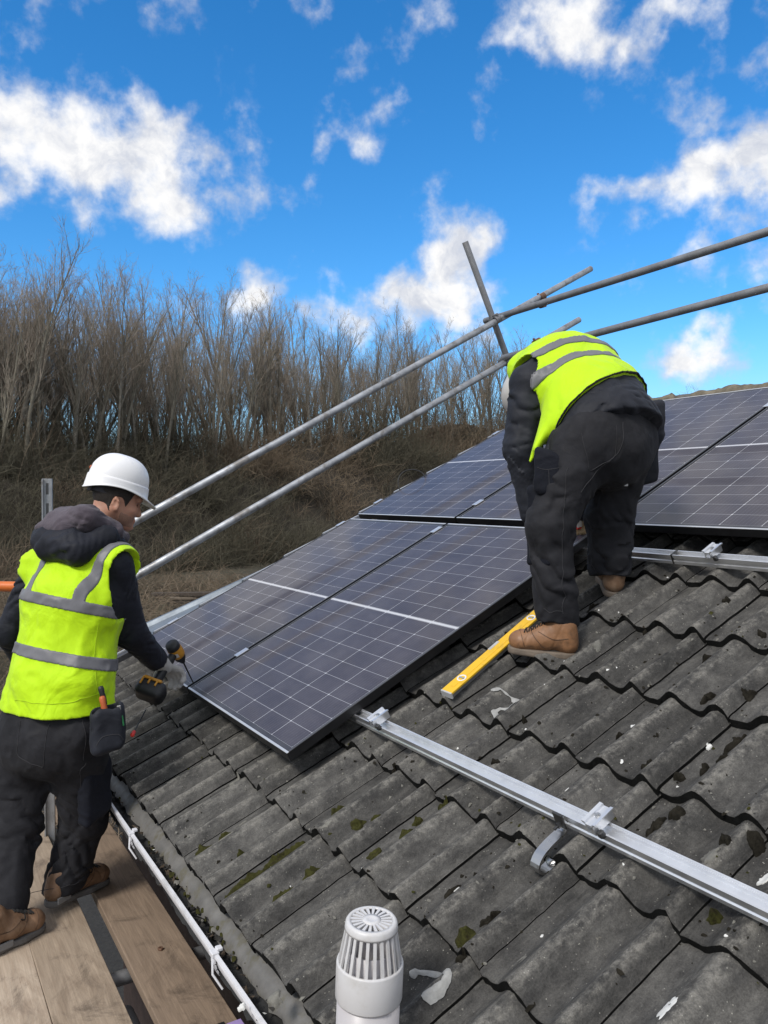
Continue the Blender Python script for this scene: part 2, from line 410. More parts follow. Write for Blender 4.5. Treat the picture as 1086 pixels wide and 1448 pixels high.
M['verge_top'] = plain('pale verge rib', (.42, .43, .45), .45, .3, var=.1)
M['lead'] = plain('blue grey flashing', (.17, .20, .235), .48, .35, var=.14, scale=5)
M['mortar'] = plain('mossy ridge mortar', (.145, .125, .09), .95, var=.45, scale=22, bump=1.0, bscale=50, dirt=(.05, .045, .035), dirtamt=.8, dscale=14)
M['ridge'] = plain('ridge tile concrete', (.10, .095, .085), .9, var=.35, scale=14, bump=.9, bscale=60, dirt=(.03, .03, .028), dirtamt=.8, dscale=9)
M['brick'] = plain('brick wall darkened for shade', (.07, .045, .036), .9, var=.3, scale=9, bump=.6)  # brick tone lowered to stand in for shade below the gutter
M['soffit'] = plain('brown fascia', (.032, .026, .024), .7)
M['moss'] = plain('moss', (.040, .040, .012), .97, var=.5, scale=40, bump=1.0, bscale=140, spec=.1, dirt=(.020, .016, .009), dirtamt=.85, dscale=38)
M['moss_dark'] = plain('dry black moss', (.018, .016, .012), .97, var=.5, scale=40, bump=1.0, bscale=160, spec=.1)
M['chalk'] = plain('chalk', (.30, .30, .29), .95, var=.25, scale=50, bump=.4, bscale=120)
M['dropping'] = plain('white dropping', (.62, .62, .60), .9, var=.15, scale=60, bump=.4)
M['lichen'] = plain('pale lichen', (.155, .15, .132), .95, var=.35, scale=60, bump=.6, bscale=160)
M['debris'] = plain('gutter debris', (.022, .020, .017), .9, var=.6, scale=30, bump=.8)
M['leaf'] = plain('dead leaves', (.060, .042, .026), .8, var=.5, scale=40)
M['board'] = wood_material('weathered scaffold board', (.36, .285, .212), (.26, .20, .146))
M['board_pale'] = wood_material('pale scaffold board', (.45, .365, .28), (.33, .255, .19))
M['board_brown'] = wood_material('brown ply board', (.275, .205, .148), (.21, .155, .112))
M['dark_wood'] = plain('old dark timber', (.055, .042, .033), .9, var=.45, scale=9, bump=.8)
M['pale_wood'] = plain('old pale timber', (.15, .12, .09), .9, var=.4, scale=9, bump=.8)
M['bark'] = plain('tree bark', (.18, .165, .13), .95, var=.4, scale=3)
M['bark2'] = plain('tree bark greyer', (.215, .195, .16), .95, var=.4, scale=3)
M['twig'] = plain('twigs', (.31, .262, .212), .95, var=.3, scale=1.5)
M['scrub'] = plain('scrub stems', (.150, .114, .078), .95, var=.5, scale=.6)
M['scrub2'] = plain('dry bramble stems', (.185, .142, .095), .95, var=.4, scale=.7)
M['scrub3'] = plain('dark green grey stems', (.085, .077, .052), .95, var=.5, scale=.6)
M['bank'] = plain('dark earth bank', (.034, .027, .018), .97, var=.4, scale=.6)
M['shade_ground'] = plain('dark ground standing in for shade', (.022, .021, .019), .95, var=.5, scale=30, bump=1.0)  # near black tone stands in for the shade beneath the scaffold
M['ground'] = plain('rough grass ground', (.045, .040, .024), .95, var=.4, scale=.5, dirt=(.075, .055, .035), dirtamt=.8, dscale=.35)
# clothing and skin
M['hivis'] = fabric('fluorescent yellow vest', (.47, .74, .004), rough=.62, fold=.55, fscale=(4.5, 4.5, 3.5), var=.05, sheen=.1, dist=.010)
M['tape'] = fabric('grey reflective tape', (.150, .150, .162), rough=.42, fold=.15, fscale=(9, 9, 9), var=.08, sheen=0, dist=.006)
M['stitch'] = plain('grey stitching', (.030, .030, .034), .8)
M['stitch_yellow'] = plain('yellow hem stitching', (.36, .52, .004), .8)
M['binding'] = fabric('black vest binding', (.008, .008, .009))
M['jacket'] = fabric('dark navy softshell', (.0085, .0100, .0165), (.0115, .013, .020), rough=.66, fold=.22, fscale=(5, 5, 7), sheen=.02, dist=.014)
M['jacket2'] = fabric('dark charcoal jacket', (.0115, .0130, .0195), (.0165, .0185, .0255), rough=.64, fold=.22, fscale=(5, 5, 6), sheen=.02, dist=.014)
M['hood'] = fabric('mauve grey hoodie', (.064, .052, .066), (.080, .068, .082), rough=.95, fold=.3, fscale=(10, 10, 14), sheen=.15, dist=.012)
M['trouser'] = fabric('black work trousers', (.0115, .0117, .0150), (.0180, .0182, .0215), rough=.80, fold=.18, fscale=(5, 5, 6), sheen=.02, dist=.014, dirt=(.040, .036, .032))
M['trouser_pad'] = fabric('navy trouser patch', (.0050, .0062, .0115), rough=.8, fold=.2, sheen=.02)
M['leather'] = plain('tan leather', (.235, .115, .052), .55, var=.28, scale=18, bump=.35, bscale=120, dirt=(.10, .055, .030), dirtamt=.7, dscale=14)
M['leather_brown'] = plain('brown leather', (.185, .105, .058), .6, var=.28, scale=18, bump=.35, bscale=120, dirt=(.27, .20, .14), dirtamt=.4, dscale=9)
M['leather_dark'] = plain('dark leather seam', (.075, .040, .022), .6)
M['stubble'] = plain('stubbled skin', (.27, .15, .105), .6, var=.2, scale=300)
M['sole'] = plain('boot sole rubber', (.145, .115, .088), .8, var=.25, scale=20, bump=.3)
M['sole_grey'] = plain('grey boot sole', (.115, .110, .105), .8, var=.25, scale=20, bump=.3)
M['heelgrey'] = plain('grey heel insert', (.20, .20, .20), .7)
M['lace'] = plain('black lace', (.010, .010, .010), .8)
M['glove'] = fabric('grey white knit glove', (.40, .39, .375), rough=.9, fold=.3, fscale=(40, 40, 40), sheen=.2, dist=.004, weave=1400, dirt=(.16, .15, .14))
M['glove_tan'] = fabric('tan glove', (.22, .155, .085), rough=.85, fold=.4, fscale=(40, 40, 40), dist=.004)
M['rubber'] = plain('black rubber', (.012, .012, .012), .6, bump=.2)
M['tool_yellow'] = plain('amber tool plastic', (.52, .24, .022), .45, var=.1, dirt=(.12, .07, .02), dirtamt=.6, dscale=30)
M['tool_black'] = plain('black tool plastic', (.011, .012, .014), .5, var=.2)
M['tool_label'] = plain('pale tool label', (.55, .53, .50), .5)
M['orange'] = plain('orange plastic', (.62, .15, .025), .45, var=.1)
M['orange_dull'] = plain('dull orange handle', (.42, .095, .025), .5, var=.15)
M['red'] = plain('red plastic', (.62, .035, .025), .45, var=.1)
M['green'] = plain('green plastic', (.015, .16, .05), .5)
M['white'] = plain('white paint', (.72, .72, .72), .4, var=.04)
M['helmet'] = plain('white helmet shell', (.78, .78, .79), .32, var=.03, scale=8, dirt=(.55, .54, .52), dirtamt=.25, dscale=5)
M['helmet_grey'] = plain('grey helmet shell', (.52, .50, .48), .4, var=.05)
M['strap'] = fabric('grey harness strap', (.030, .029, .034), rough=.6)
M['skin'] = None
M['hair'] = plain('dark brown cropped hair', (.016, .011, .008), .75, var=.4, scale=90, bump=1.0, bscale=420)
M['level_yellow'] = plain('yellow level body', (.72, .43, .015), .42, var=.06, dirt=(.30, .20, .04), dirtamt=.35, dscale=18)
M['level_grey'] = plain('grey level edge', (.16, .16, .16), .5, .3)
M['level_cap'] = plain('level end cap', (.42, .42, .42), .5)
M['vial'] = plain('vial window', (.30, .33, .34), .2)
M['cable'] = plain('black cable', (.008, .008, .008), .5)
M['lilac'] = plain('lilac plastic', (.36, .27, .55), .45)
def skin_material():
    m, t, b = mat('skin'); setp(b, rough=.5, spec=.4)
    co = t.new('ShaderNodeTexCoord').outputs['Object']
    c = t.mix(t.maprange(t.noise(co, 16, 5, .6), .3, .7), (.36, .180, .120, 1), (.43, .235, .165, 1))
    c = t.mix(t.maprange(t.noise(co, 55, 4, .6), .5, .7, 0, .35), c, (.47, .19, .13, 1))
    t.l.new(c, b.inputs['Base Color'])
    b.inputs['Subsurface Weight'].default_value = .12; b.inputs['Subsurface Radius'].default_value = (.01, .004, .002)
    bn = t.new('ShaderNodeBump'); bn.inputs['Strength'].default_value = .25; bn.inputs['Distance'].default_value = .001
    t.l.new(t.noise(co, 420, 3, .6), bn.inputs['Height']); t.l.new(bn.outputs[0], b.inputs['Normal'])
    return m
M['skin'] = skin_material()

# ------------------------------------------------------------------ the roof surface
GA = .338; S_TAILS = [-.460+GA*k for k in range(13)]       # tail edge of each course
TW = .308; Y_J = -1.690                                     # tile width, y of one side joint
Y_V, Y_E = 1.320, -5.7                                      # gable verge, far end (along the eave)
def profile(q):
    """tile section over one cover width, q in 0..1 from the left joint to the right joint (0 = crest side); 0..1 height"""
    q = np.asarray(q, float)
    def roll(c, wl, wr):
        d = q-c; w_ = np.where(d < 0, wl, wr); x = np.clip(np.abs(d)/w_, 0, 1); return (0.5+0.5*np.cos(np.pi*x))**.85
    return np.maximum(roll(.40, .235, .215), np.maximum(roll(.895, .20, .125), .0))
def tile_q(y): # fraction across the tile, measured to the right (towards -y)
    return ((Y_J - y)/TW) % 1.0
def h_plane(s):
    k = np.clip(np.floor((np.asarray(s, float)-S_TAILS[0])/GA), 0, 12); t = (s-(S_TAILS[0]+k*GA))/GA
    return -.150+.027*(1-t)
def roof_h(s, y): return h_plane(s)+.044*profile(tile_q(np.asarray(y, float)))
def on_tiles(s, y, lift=0): return roofP(s, y, float(roof_h(s, y))+lift)

# ------------------------------------------------------------------ ground and bank
def ground():
    N = 60; xs = np.linspace(-300, 300, N); V = []; F = []
    P = [at(-260, 701, 41), at(60, 701, 47), at(400, 701, 62), at(800, 701, 98), at(1300, 701, 110), at(2000, 701, 120)]
    V = [(-1500, -1500, 0), (1500, -1500, 0), (1500, 1500, 0), (-1500, 1500, 0)]
    o = mesh('ground', V, [(0, 1, 2, 3)], M['ground']); tag(o, kind='structure')
ground()
def shade_ground():  # dark sheet added where the ground below the boards lies in shade
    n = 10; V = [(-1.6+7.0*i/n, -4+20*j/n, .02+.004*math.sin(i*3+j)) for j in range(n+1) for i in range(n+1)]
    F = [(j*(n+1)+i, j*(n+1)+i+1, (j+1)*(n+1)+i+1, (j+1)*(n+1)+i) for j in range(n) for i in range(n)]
    tag(mesh('shade_ground', V, F, M['shade_ground']), kind='structure')
shade_ground()
BELT = [(-420, 39), (-120, 41.5), (60, 46), (250, 54), (430, 64), (600, 78), (800, 96), (1080, 118)]
def belt(t):
    """point on the line of the tree belt, t in 0..1"""
    x = t*(len(BELT)-1); i = min(int(x), len(BELT)-2); f = x-i
    u = BELT[i][0]*(1-f)+BELT[i+1][0]*f; D = BELT[i][1]*(1-f)+BELT[i+1][1]*f
    p = at(u, 701, D); return np.array([p[0], p[1], 0])
def belt_dir(t): 
    d = belt(min(1, t+.02))-belt(max(0, t-.02)); return norm(d)
def bank():
    V = []; F = []; n = 60; prof = [(-7.0, -.05), (-5.0, 1.3), (-2.0, 4.4), (1, 5.7), (6, 6.0), (16, 5.4), (40, -.05)]
    for i in range(n+1):
        t = i/n; p = belt(t); d = belt_dir(t); hs_ = np.linalg.norm(p)/45; nn = np.array([-d[1], d[0], 0]) 
        if nn @ FW < 0: nn = -nn
        for k, (a, z) in enumerate(prof):
            q = p+nn*(a+.8*fbm(np.array([t*40, k*2.3, .5]), 2)); V.append((q[0], q[1], z if z < 0 else hs_*z*(.92+.16*fbm(np.array([t*25, k*1.7, 3.5]), 2))))
    m = len(prof)
    for i in range(n):
        for k in range(m-1): F.append((i*m+k, i*m+k+1, (i+1)*m+k+1, (i+1)*m+k))
    o = mesh('bank', V, F, M['bank'], smooth=True); tag(o, kind='structure')
bank()

# ------------------------------------------------------------------ house: walls, roof, ridge, gutter
HO = np.array([.90, 2.0, 0.0])
house = empty('house', HO)
tag(house, 'bungalow with moss-flecked dark concrete tile roof and white gutter beside the scaffold boards', 'house')
def build_house():
    rnd = random.Random(3)
    # tiles: one grid per course, wavy section, worn tail edge, dark tail face
    NQ = 22                                               # samples across a tile
    ycount = int(round((Y_V-Y_E)/TW)); 
    j0 = math.ceil((Y_J-Y_V)/TW)-1
    V = []; F = []; MI = []; RND = []; CR = []
    for c, s0 in enumerate(S_TAILS[:12]):
        for j in range(j0, j0+ycount+1):
            yl = Y_J - j*TW                                # left joint of this tile
            if yl > Y_V+TW*.9 or yl < Y_E: continue
            tr = rnd.random(); ds = rnd.uniform(-.005, .005); dh = rnd.uniform(-.002, .003); sk = rnd.uniform(-.004, .004)
            near = yl < .9 and yl > -3.6
            nq = NQ if near else 12; ns = 15 if near else 5
            q = np.linspace(0, 1, nq+1); 
            if near: q = np.concatenate([q, [.965, .985, .995]]); q.sort()
            y = yl - q*(TW-.0025)
            if yl > Y_V-.001:                             # cut at the verge
                keep = y <= Y_V
                if keep.sum() < 3: continue
                q, y = q[keep], y[keep]
            pr = profile(q)
            su = np.concatenate([[0, .006, .016], np.linspace(.035, GA+.055, ns)])
            b = len(V); nx = len(q)
            for i, ss in enumerate(su):
                edge = .0052*fbm(np.stack([q*0+c*3.1+.1, y*38, y*0+s0], 1), 3, 5) if i < 3 else 0.0
                chip = -.010*np.clip(fbm(np.stack([q*0+c*1.7, y*24, y*0+9.], 1), 2, 11)-.55, 0, 1) if i < 3 else 0.0
                sv = s0+ds+ss+sk*(q-.5)+edge*(1-ss/.04 if ss < .04 else 0)-chip
                round_ = -.0035 if i == 0 else (-.0008 if i == 1 else 0)
                hh = -.150+.027*(1-ss/GA)+.044*pr+dh+round_
                hh = hh+.0016*fbm(np.stack([sv*30, y*30, y*0+c], 1), 3, 2)
                P = RO+np.outer(sv, ES)+np.outer(y, EY)+np.outer(hh, EN)
                V += [tuple(x) for x in P]; RND += [tr]*nx; CR += list(pr)
            n = len(su)
            for i in range(n-1):
                for k in range(nx-1): F.append((b+i*nx+k, b+i*nx+k+1, b+(i+1)*nx+k+1, b+(i+1)*nx+k)); MI.append(0)
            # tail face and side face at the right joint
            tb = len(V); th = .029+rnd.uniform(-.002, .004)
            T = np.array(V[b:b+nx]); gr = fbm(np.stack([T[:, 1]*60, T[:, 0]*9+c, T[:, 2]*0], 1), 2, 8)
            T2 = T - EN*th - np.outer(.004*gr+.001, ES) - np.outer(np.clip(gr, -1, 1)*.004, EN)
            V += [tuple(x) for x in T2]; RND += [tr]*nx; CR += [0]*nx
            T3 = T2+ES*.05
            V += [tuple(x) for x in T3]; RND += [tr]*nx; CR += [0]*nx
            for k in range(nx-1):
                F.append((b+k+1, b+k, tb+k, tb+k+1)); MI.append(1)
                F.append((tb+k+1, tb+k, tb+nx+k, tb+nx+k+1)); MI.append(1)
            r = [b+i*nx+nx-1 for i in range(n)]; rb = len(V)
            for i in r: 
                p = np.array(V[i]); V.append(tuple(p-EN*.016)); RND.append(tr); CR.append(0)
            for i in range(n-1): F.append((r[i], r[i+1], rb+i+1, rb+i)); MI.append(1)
    o = mesh('roof', V, F, [M['tile'], M['grime_shade']], house, HO, mi=MI)
    o.data.polygons.foreach_set('use_smooth', np.array([m == 0 for m in MI], bool))
    a = o.data.attributes.new('tilerand', 'FLOAT', 'POINT'); a.data.foreach_set('value', np.array(RND, np.float32))
    a = o.data.attributes.new('crest', 'FLOAT', 'POINT'); a.data.foreach_set('value', np.array(CR, np.float32))
    roof = o
    # felt and battens below the tiles, back slope
    mb = MB()
    top = 3.66
    A = [roofP(-.44, Y_V-.02, -.185), roofP(-.44, Y_E, -.185), roofP(top, Y_E, -.185), roofP(top, Y_V-.02, -.185)]
    B = [p-EN*.05 for p in A]
    mb.add(A+B, [(0,1,2,3), (7,6,5,4), (0,4,5,1), (1,5,6,2), (2,6,7,3), (3,7,4,0)])
    mb.build('roof_deck', M['soffit'], house, HO)
    RX = roofP(top, 0, -.10); 
    mb = MB(); es2 = np.array([math.cos(TH), 0, -math.sin(TH)]); en2 = np.array([math.sin(TH), 0, math.cos(TH)])
    o0 = roofP(top, 0, -.13)+np.array([.02, 0, 0])
    q0 = [o0+EY*Y_V, o0+EY*Y_E, o0+EY*Y_E+es2*4.3, o0+EY*Y_V+es2*4.3]
    mb.add(q0+[p-en2*.06 for p in q0], [(0,1,2,3), (7,6,5,4), (0,4,5,1), (1,5,6,2), (2,6,7,3), (3,7,4,0)])
    mb.build('back_slope', M['tile'], house, HO)
    # ridge tiles bedded in mortar
    rx = roofP(3.63, 0, -.075); yb = Y_V-.02; k = 0
    while yb > Y_E+.2:
        L = .45; mb = MB(); V2 = []; n = 12; ny = 10
        for i in range(ny+1):
            y = yb-L*i/ny
            for a in range(n+1):
                an = math.pi*(a/n)-.0; r = .125+.006*fbm(np.array([an*3, y*14, 7.]), 3, 3)+(.006 if i in (0, ny) else 0)
                V2.append((rx[0]+.03-math.cos(an)*r*1.15, RO[1]+y, rx[2]-.05+math.sin(an)*r*.88))
        F2 = [(i*(n+1)+a, i*(n+1)+a+1, (i+1)*(n+1)+a+1, (i+1)*(n+1)+a) for i in range(ny) for a in range(n)]
        mb.add(V2, F2, True)
        rt = mb.build('ridge_tile', M['ridge'], house, HO); yb -= L+.012; k += 1
    # bedding mortar, a lumpy strip on the near side of the ridge
    V2 = []; ny = 300; n = 7
    for i in range(ny+1):
        y = Y_V-.03+(Y_E+.3-Y_V)*i/ny
        for a in range(n+1):
            t = a/n; bl = .022*fbm(np.array([y*9, t*3, 1.]), 4, 4)
            p = roofP(3.455+.13*t, y, -.115+.125*math.sin(t*1.5)**.8+bl); V2.append(tuple(p+ES*bl))
    F2 = [(i*(n+1)+a, i*(n+1)+a+1, (i+1)*(n+1)+a+1, (i+1)*(n+1)+a) for i in range(ny) for a in range(n)]
    mesh('ridge_mortar', V2, F2, M['mortar'], house, HO, smooth=True)
    # verge caps, one per course
    for c, s0 in enumerate(S_TAILS[:12]):
        mb = MB(); o_ = roofP(s0-.01, Y_V+.035, -.122)
        tilt = norm(ES-EN*.055); tn = norm(EN+ES*.055)
        pol = [(-.05, .0), (.035, .0), (.035, .040), (.030, .046), (-.045, .046), (-.05, .042)]
        mb.m = 0; mb.prism([(y, h+.022) for y, h in pol], o_, EY, tn, tilt, GA+.02)
        mb.m = 1; mb.box(o_+EY*.012+tn*.072+tilt*(GA/2+.004), (tilt, EY, tn), (GA/2-.004, .010, .004))
        mb.build('verge_cap', [M['verge'], M['verge_top']], house, HO)
    # walls
    ex = roofP(-.36, 0, 0)[0]; ez = BOARD_Z+.30; wx = ex+.30
    mb = MB(); top_ = roofP(3.6, 0, -.26); back = 2*top_[0]-wx
    for (ya, yb_) in ((RO[1]+Y_V-.08-.12, RO[1]+Y_V-.08),):
        pass
    yv = RO[1]+Y_V-.10; ye = RO[1]+Y_E+.10
    zt = lambda x: roofP(0, 0, -.26)[2]+(min(x, 2*top_[0]-x)-roofP(0, 0, -.26)[0])*math.tan(TH)
    for sgn, yy in ((1, yv), (-1, ye)):
        V2 = [(wx, yy, 0), (back, yy, 0), (back, yy, zt(back)), (top_[0], yy, zt(top_[0])), (wx, yy, zt(wx))]
        mb.add(V2+[(x, y-sgn*.2, z) for x, y, z in V2], [(0,1,2,3,4), (9,8,7,6,5), (0,5,6,1), (0,4,9,5)])
    mb.box(((wx+.1), (yv+ye)/2, zt(wx)/2-.02), np.eye(3), (.1, (yv-ye)/2-.2, zt(wx)/2-.05))
    mb.build('wall', M['brick'], house, HO)
    # fascia, felt support strip, gutter
    fx = roofP(-.44, 0, -.19)
    mb = MB(); mb.box((fx[0]+.045, RO[1]+(Y_V+Y_E)/2, fx[2]-.10), np.eye(3), (.012, (Y_V-Y_E)/2-.03, .10)); mb.box((fx[0]+.17, RO[1]+(Y_V+Y_E)/2, fx[2]-.19), np.eye(3), (.125, (Y_V-Y_E)/2-.04, .008)); mb.build('fascia', M['soffit'], house, HO)
    V2 = []; ny = 260; n = 6
    for i in range(ny+1):
        y = Y_V-.06+(Y_E+.1-Y_V)*i/ny
        wob = .010*fbm(np.array([y*3, 2., 0]), 2, 6)
        for a in range(n+1):
            t = a/n; r = .006*fbm(np.array([y*30, t*4, 3.]), 3, 9)
            rag = (.014*fbm(np.array([y*34, 5., 0]), 3, 12) if a == 0 else 0)
            hh = -.170-.020*(1-t)**2+(.006*math.sin(t*3.1))+wob*.3
            V2.append(tuple(roofP(-.512+.075*t+rag*.55+wob*.25, y, hh+r*.12)))
    F2 = [(i*(n+1)+a, i*(n+1)+a+1, (i+1)*(n+1)+a+1, (i+1)*(n+1)+a) for i in range(ny) for a in range(n)]
    mesh('eave_strip', V2, F2, M['upvc_grey'], house, HO, smooth=True)
    # half round gutter
    gx, gz, gr = GUT
    mb = MB(); prof = []
    for a in np.linspace(math.pi, 2*math.pi, 15): prof.append((math.cos(a)*gr, math.sin(a)*gr*1.05))
    inner = [(x*.955, z*.955) for x, z in prof]
    lipo = [(-gr-.004, .004), (-gr-.008, .010), (-gr-.006, .017), (-gr+.003, .018), (-gr+.006, .010)]
    poly = prof + inner[::-1] + lipo[::-1]
    mb.prism(poly, (gx, RO[1]+Y_V-.02, gz), np.array([1., 0, 0]), np.array([0, 0, 1.]), -EY, Y_V-Y_E-.05)
    gut = mb.build('gutter', M['gutter'], house, HO)
    for yy in (3.98, 3.06, 2.13, 1.2, .3):
        mb = MB(); P = [np.array([gx+math.cos(a)*(gr+.007), yy, gz+math.sin(a)*(gr+.007)*1.05]) for a in np.linspace(math.pi*.96, 2*math.pi, 14)]
        for i in range(13):
            d = P[i+1]-P[i]; t = norm(d); nn = np.cross(t, EY)
            mb.box((P[i]+P[i+1])/2, (t, EY, nn), (np.linalg.norm(d)/2+.001, .014, .0025))
        mb.box((gx-gr-.004, yy, gz+.016), np.eye(3), (.011, .014, .007), .002)
        mb.box((gx-gr+.010, yy, gz+.026), np.eye(3), (.009, .010, .005), .002)
        mb.tube([(gx-gr-.008, yy+.004, gz+.01), (gx-gr-.016, yy-.02, gz-.03), (gx-gr+.006, yy-.04, gz-.068)], .0035, 6)
        mb.build('gutter_bracket', M['gutter'], gut, HO)
    # wet debris lying in the gutter
    V2 = []; ny = 420; n = 8
    for i in range(ny+1):
        y = RO[1]+Y_V-.05+(Y_E+.1-Y_V)*i/ny
        for a in range(n+1):
            x = -gr*.93+1.86*gr*a/n; b_ = .012*fbm(np.array([y*22, x*60, 4.]), 3, 14)
            V2.append((gx+x, y, gz-.030+b_-.01*abs(x)/gr))
    F2 = [(i*(n+1)+a, i*(n+1)+a+1, (i+1)*(n+1)+a+1, (i+1)*(n+1)+a) for i in range(ny) for a in range(n)]
    o = mesh('gutter_silt', V2, F2, M['gutter_in'], gut, HO, smooth=True); o['kind'] = 'stuff'
    mb = MB(); rr = random.Random(5)
    for i in range(900):
        y = RO[1]+rr.uniform(-3.4, 1.2); x = rr.uniform(-gr*.85, gr*1.15); z = gz-.018+rr.uniform(-.004, .016)+max(0, x)*.35
        d1 = norm([rr.uniform(-1, 1), rr.uniform(-1, 1), rr.uniform(-.5, .5)]); d2 = norm(np.cross(d1, [rr.uniform(-.5, .5), rr.uniform(-.5, .5), 1])); d3 = np.cross(d1, d2)
        mb.m = 0 if rr.random() < .78 else 1
        if rr.random() < .04: mb.m = 2
        L = rr.uniform(.006, .020)*(.45 if mb.m == 2 else 1)
        c0 = np.array([gx+x, y, z]); w_ = L*rr.uniform(.25, .6)
        mb.add([c0-d1*L, c0+d2*w_+d3*w_*.5, c0+d1*L, c0-d2*w_+d3*w_*.4, c0-d3*w_*.15], [(0,1,4), (1,2,4), (2,3,4), (3,0,4)])
    o = mb.build('gutter_leaves', [M['debris'], M['leaf'], M['dropping']], gut, HO); o['kind'] = 'stuff'
    # flashing tray outside the gable verge
    mb = MB()
    n = 14; V2 = []
    for i in range(n+1):
        t = i/n; s_ = .10+1.72*t; yo = 2.02-.66*t
        V2 += [tuple(roofP(s_, Y_V+.02, -.14)), tuple(roofP(s_+.05*(1-t), yo-.05, -.15)), tuple(roofP(s_+.05*(1-t), yo-.03, -.125)), tuple(roofP(s_+.05*(1-t), yo, -.125)), tuple(roofP(s_+.05*(1-t), yo, -.18))]
    F2 = [(i*5+a, i*5+a+1, i*5+a+6, i*5+a+5) for i in range(n) for a in range(4)]
    mb.add(V2, F2); mb.build('verge_flashing', M['lead'], house, HO)
    return roof
GUT = (roofP(-.549, 0, -.14)[0]+.062, roofP(-.549, 0, -.14)[2]-.014, .058)
roof = build_house()

# moss, lichen, droppings and chalk lying on the tiles
def blob_on_tiles(name, s, y, rs, ry, hgt, m, seed, rot=0, rag=.35, parent=None):
    n, k = 40, 8; V = []; F = []; rs0 = random.Random(seed)
    for i in range(k+1):
        t = i/k
        for a in range(n):
            an = 2*math.pi*a/n
            rr = 1+rag*.8*fbm(np.array([math.cos(an)*1.8+seed, math.sin(an)*1.8, seed*.37]), 3, seed)
            a_, b_ = math.cos(an)*rs*rr*t, math.sin(an)*ry*rr*t
            ss = s+a_*math.cos(rot)-b_*math.sin(rot); yy = y+a_*math.sin(rot)+b_*math.cos(rot)
            hh = hgt*(1-t**2.4)*max(.12, .8+.75*fbm(np.array([ss*75, yy*75, seed]), 2, 3))
            V.append(tuple(on_tiles(ss, yy, .0030+hh)) if t < 1 else tuple(on_tiles(ss, yy, -.003)))
    for i in range(k):
        for a in range(n): F.append((i*n+a, i*n+(a+1) % n, (i+1)*n+(a+1) % n, (i+1)*n+a))
    return mesh(name, V, F, m, house, HO, smooth=True)
def roof_at(u, v, h=-.125):
    """roof coordinates of a photograph pixel, on the mean tile plane"""
    d = FW + RT*(u-PW/2)/FPX - UP*(v-PH/2)/FPX; o = RO+EN*h-CAM; t = (o@EN)/(d@EN); P = d*t-o; return P@ES, P@EY
MOSS = [(288,1203,.030,.022),(318,1183,.024,.018),(345,1250,.065,.020),(372,1235,.05,.018),(398,1210,.055,.025),(420,1195,.03,.02),(440,1240,.035,.03),(404,1269,.035,.022),
        (478,1150,.028,.018),(506,1167,.022,.016),(531,1161,.022,.017),(530,1208,.024,.017),(575,1178,.022,.02),(660,1328,.030,.024),(1010,1297,.016,.014),(625,1140,.02,.02),
        (800,890,.022,.014),(588,1158,.018,.012),(345,1215,.016,.012)]
MOSSD = [(840,860,.040,.020),(1040,1050,.045,.022),(1025,1078,.03,.018),(915,1085,.035,.016),(995,1090,.03,.016),(998,930,.025,.018),(912,895,.018,.011),(962,1098,.02,.014),(930,1170,.05,.03),(960,1160,.03,.02),
         (1000,990,.03,.014),(690,1300,.03,.016),(700,1295,.02,.012),(640,1262,.03,.018),(265,1045,.03,.014),(1030,860,.018,.014),(880,1045,.02,.014),(560,1095,.016,.012),(1078,900,.02,.016),
         (720,905,.016,.012),(705,1090,.016,.010),(1060,985,.03,.018),(1070,1190,.03,.02),(1030,1200,.02,.02),(742,1020,.014,.01),(655,1365,.02,.02)]
i = 0
for (u, v, a, b) in MOSS: i += 1; s_, y_ = roof_at(u, v); blob_on_tiles('moss_clump', s_, y_, a*1.15, b*1.1, .020, M['moss'], i, .1*(i % 5-2))
for (u, v, a, b) in MOSSD: i += 1; s_, y_ = roof_at(u, v); blob_on_tiles('moss_clump', s_, y_, a*.75, b*.75, .016, M['moss_dark'], i, .15*(i % 5-2), .7)
for (u, v, a, b) in [(950,1436,.036,.020),(597,1233,.012,.008),(588,1236,.006,.006),(930,1212,.007,.004),(805,1125,.012,.004),(893,1023,.008,.008),(650,1267,.012,.003),(528,1112,.006,.006),(765,1320,.005,.004),(1000,1050,.012,.006),(810,1413,.006,.004),(840,908,.012,.006),(1082,1240,.02,.02),(345,1430,.01,.006),(408,1250,.004,.003)]:
    i += 1; s_, y_ = roof_at(u, v); blob_on_tiles('bird_dropping', s_, y_, a, b, .0015, M['dropping'], i, .3, .5)
for (u, v, a, b) in [(1010,1222,.05,.030),(1000,1210,.03,.03),(848,920,.035,.016),(735,1362,.035,.018),(870,1125,.016,.012),(330,1098,.04,.012),(325,1195,.05,.006),(700,1135,.03,.014),(250,1110,.04,.006),(600,1085,.03,.012),(470,1180,.03,.01),(400,1430,.03,.03),(340,1160,.03,.006),(245,1150,.02,.006)]:
    i += 1; s_, y_ = roof_at(u, v); blob_on_tiles('lichen_patch', s_, y_, a*.6, b*.6, .0006, M['lichen'], i, .1, .6)
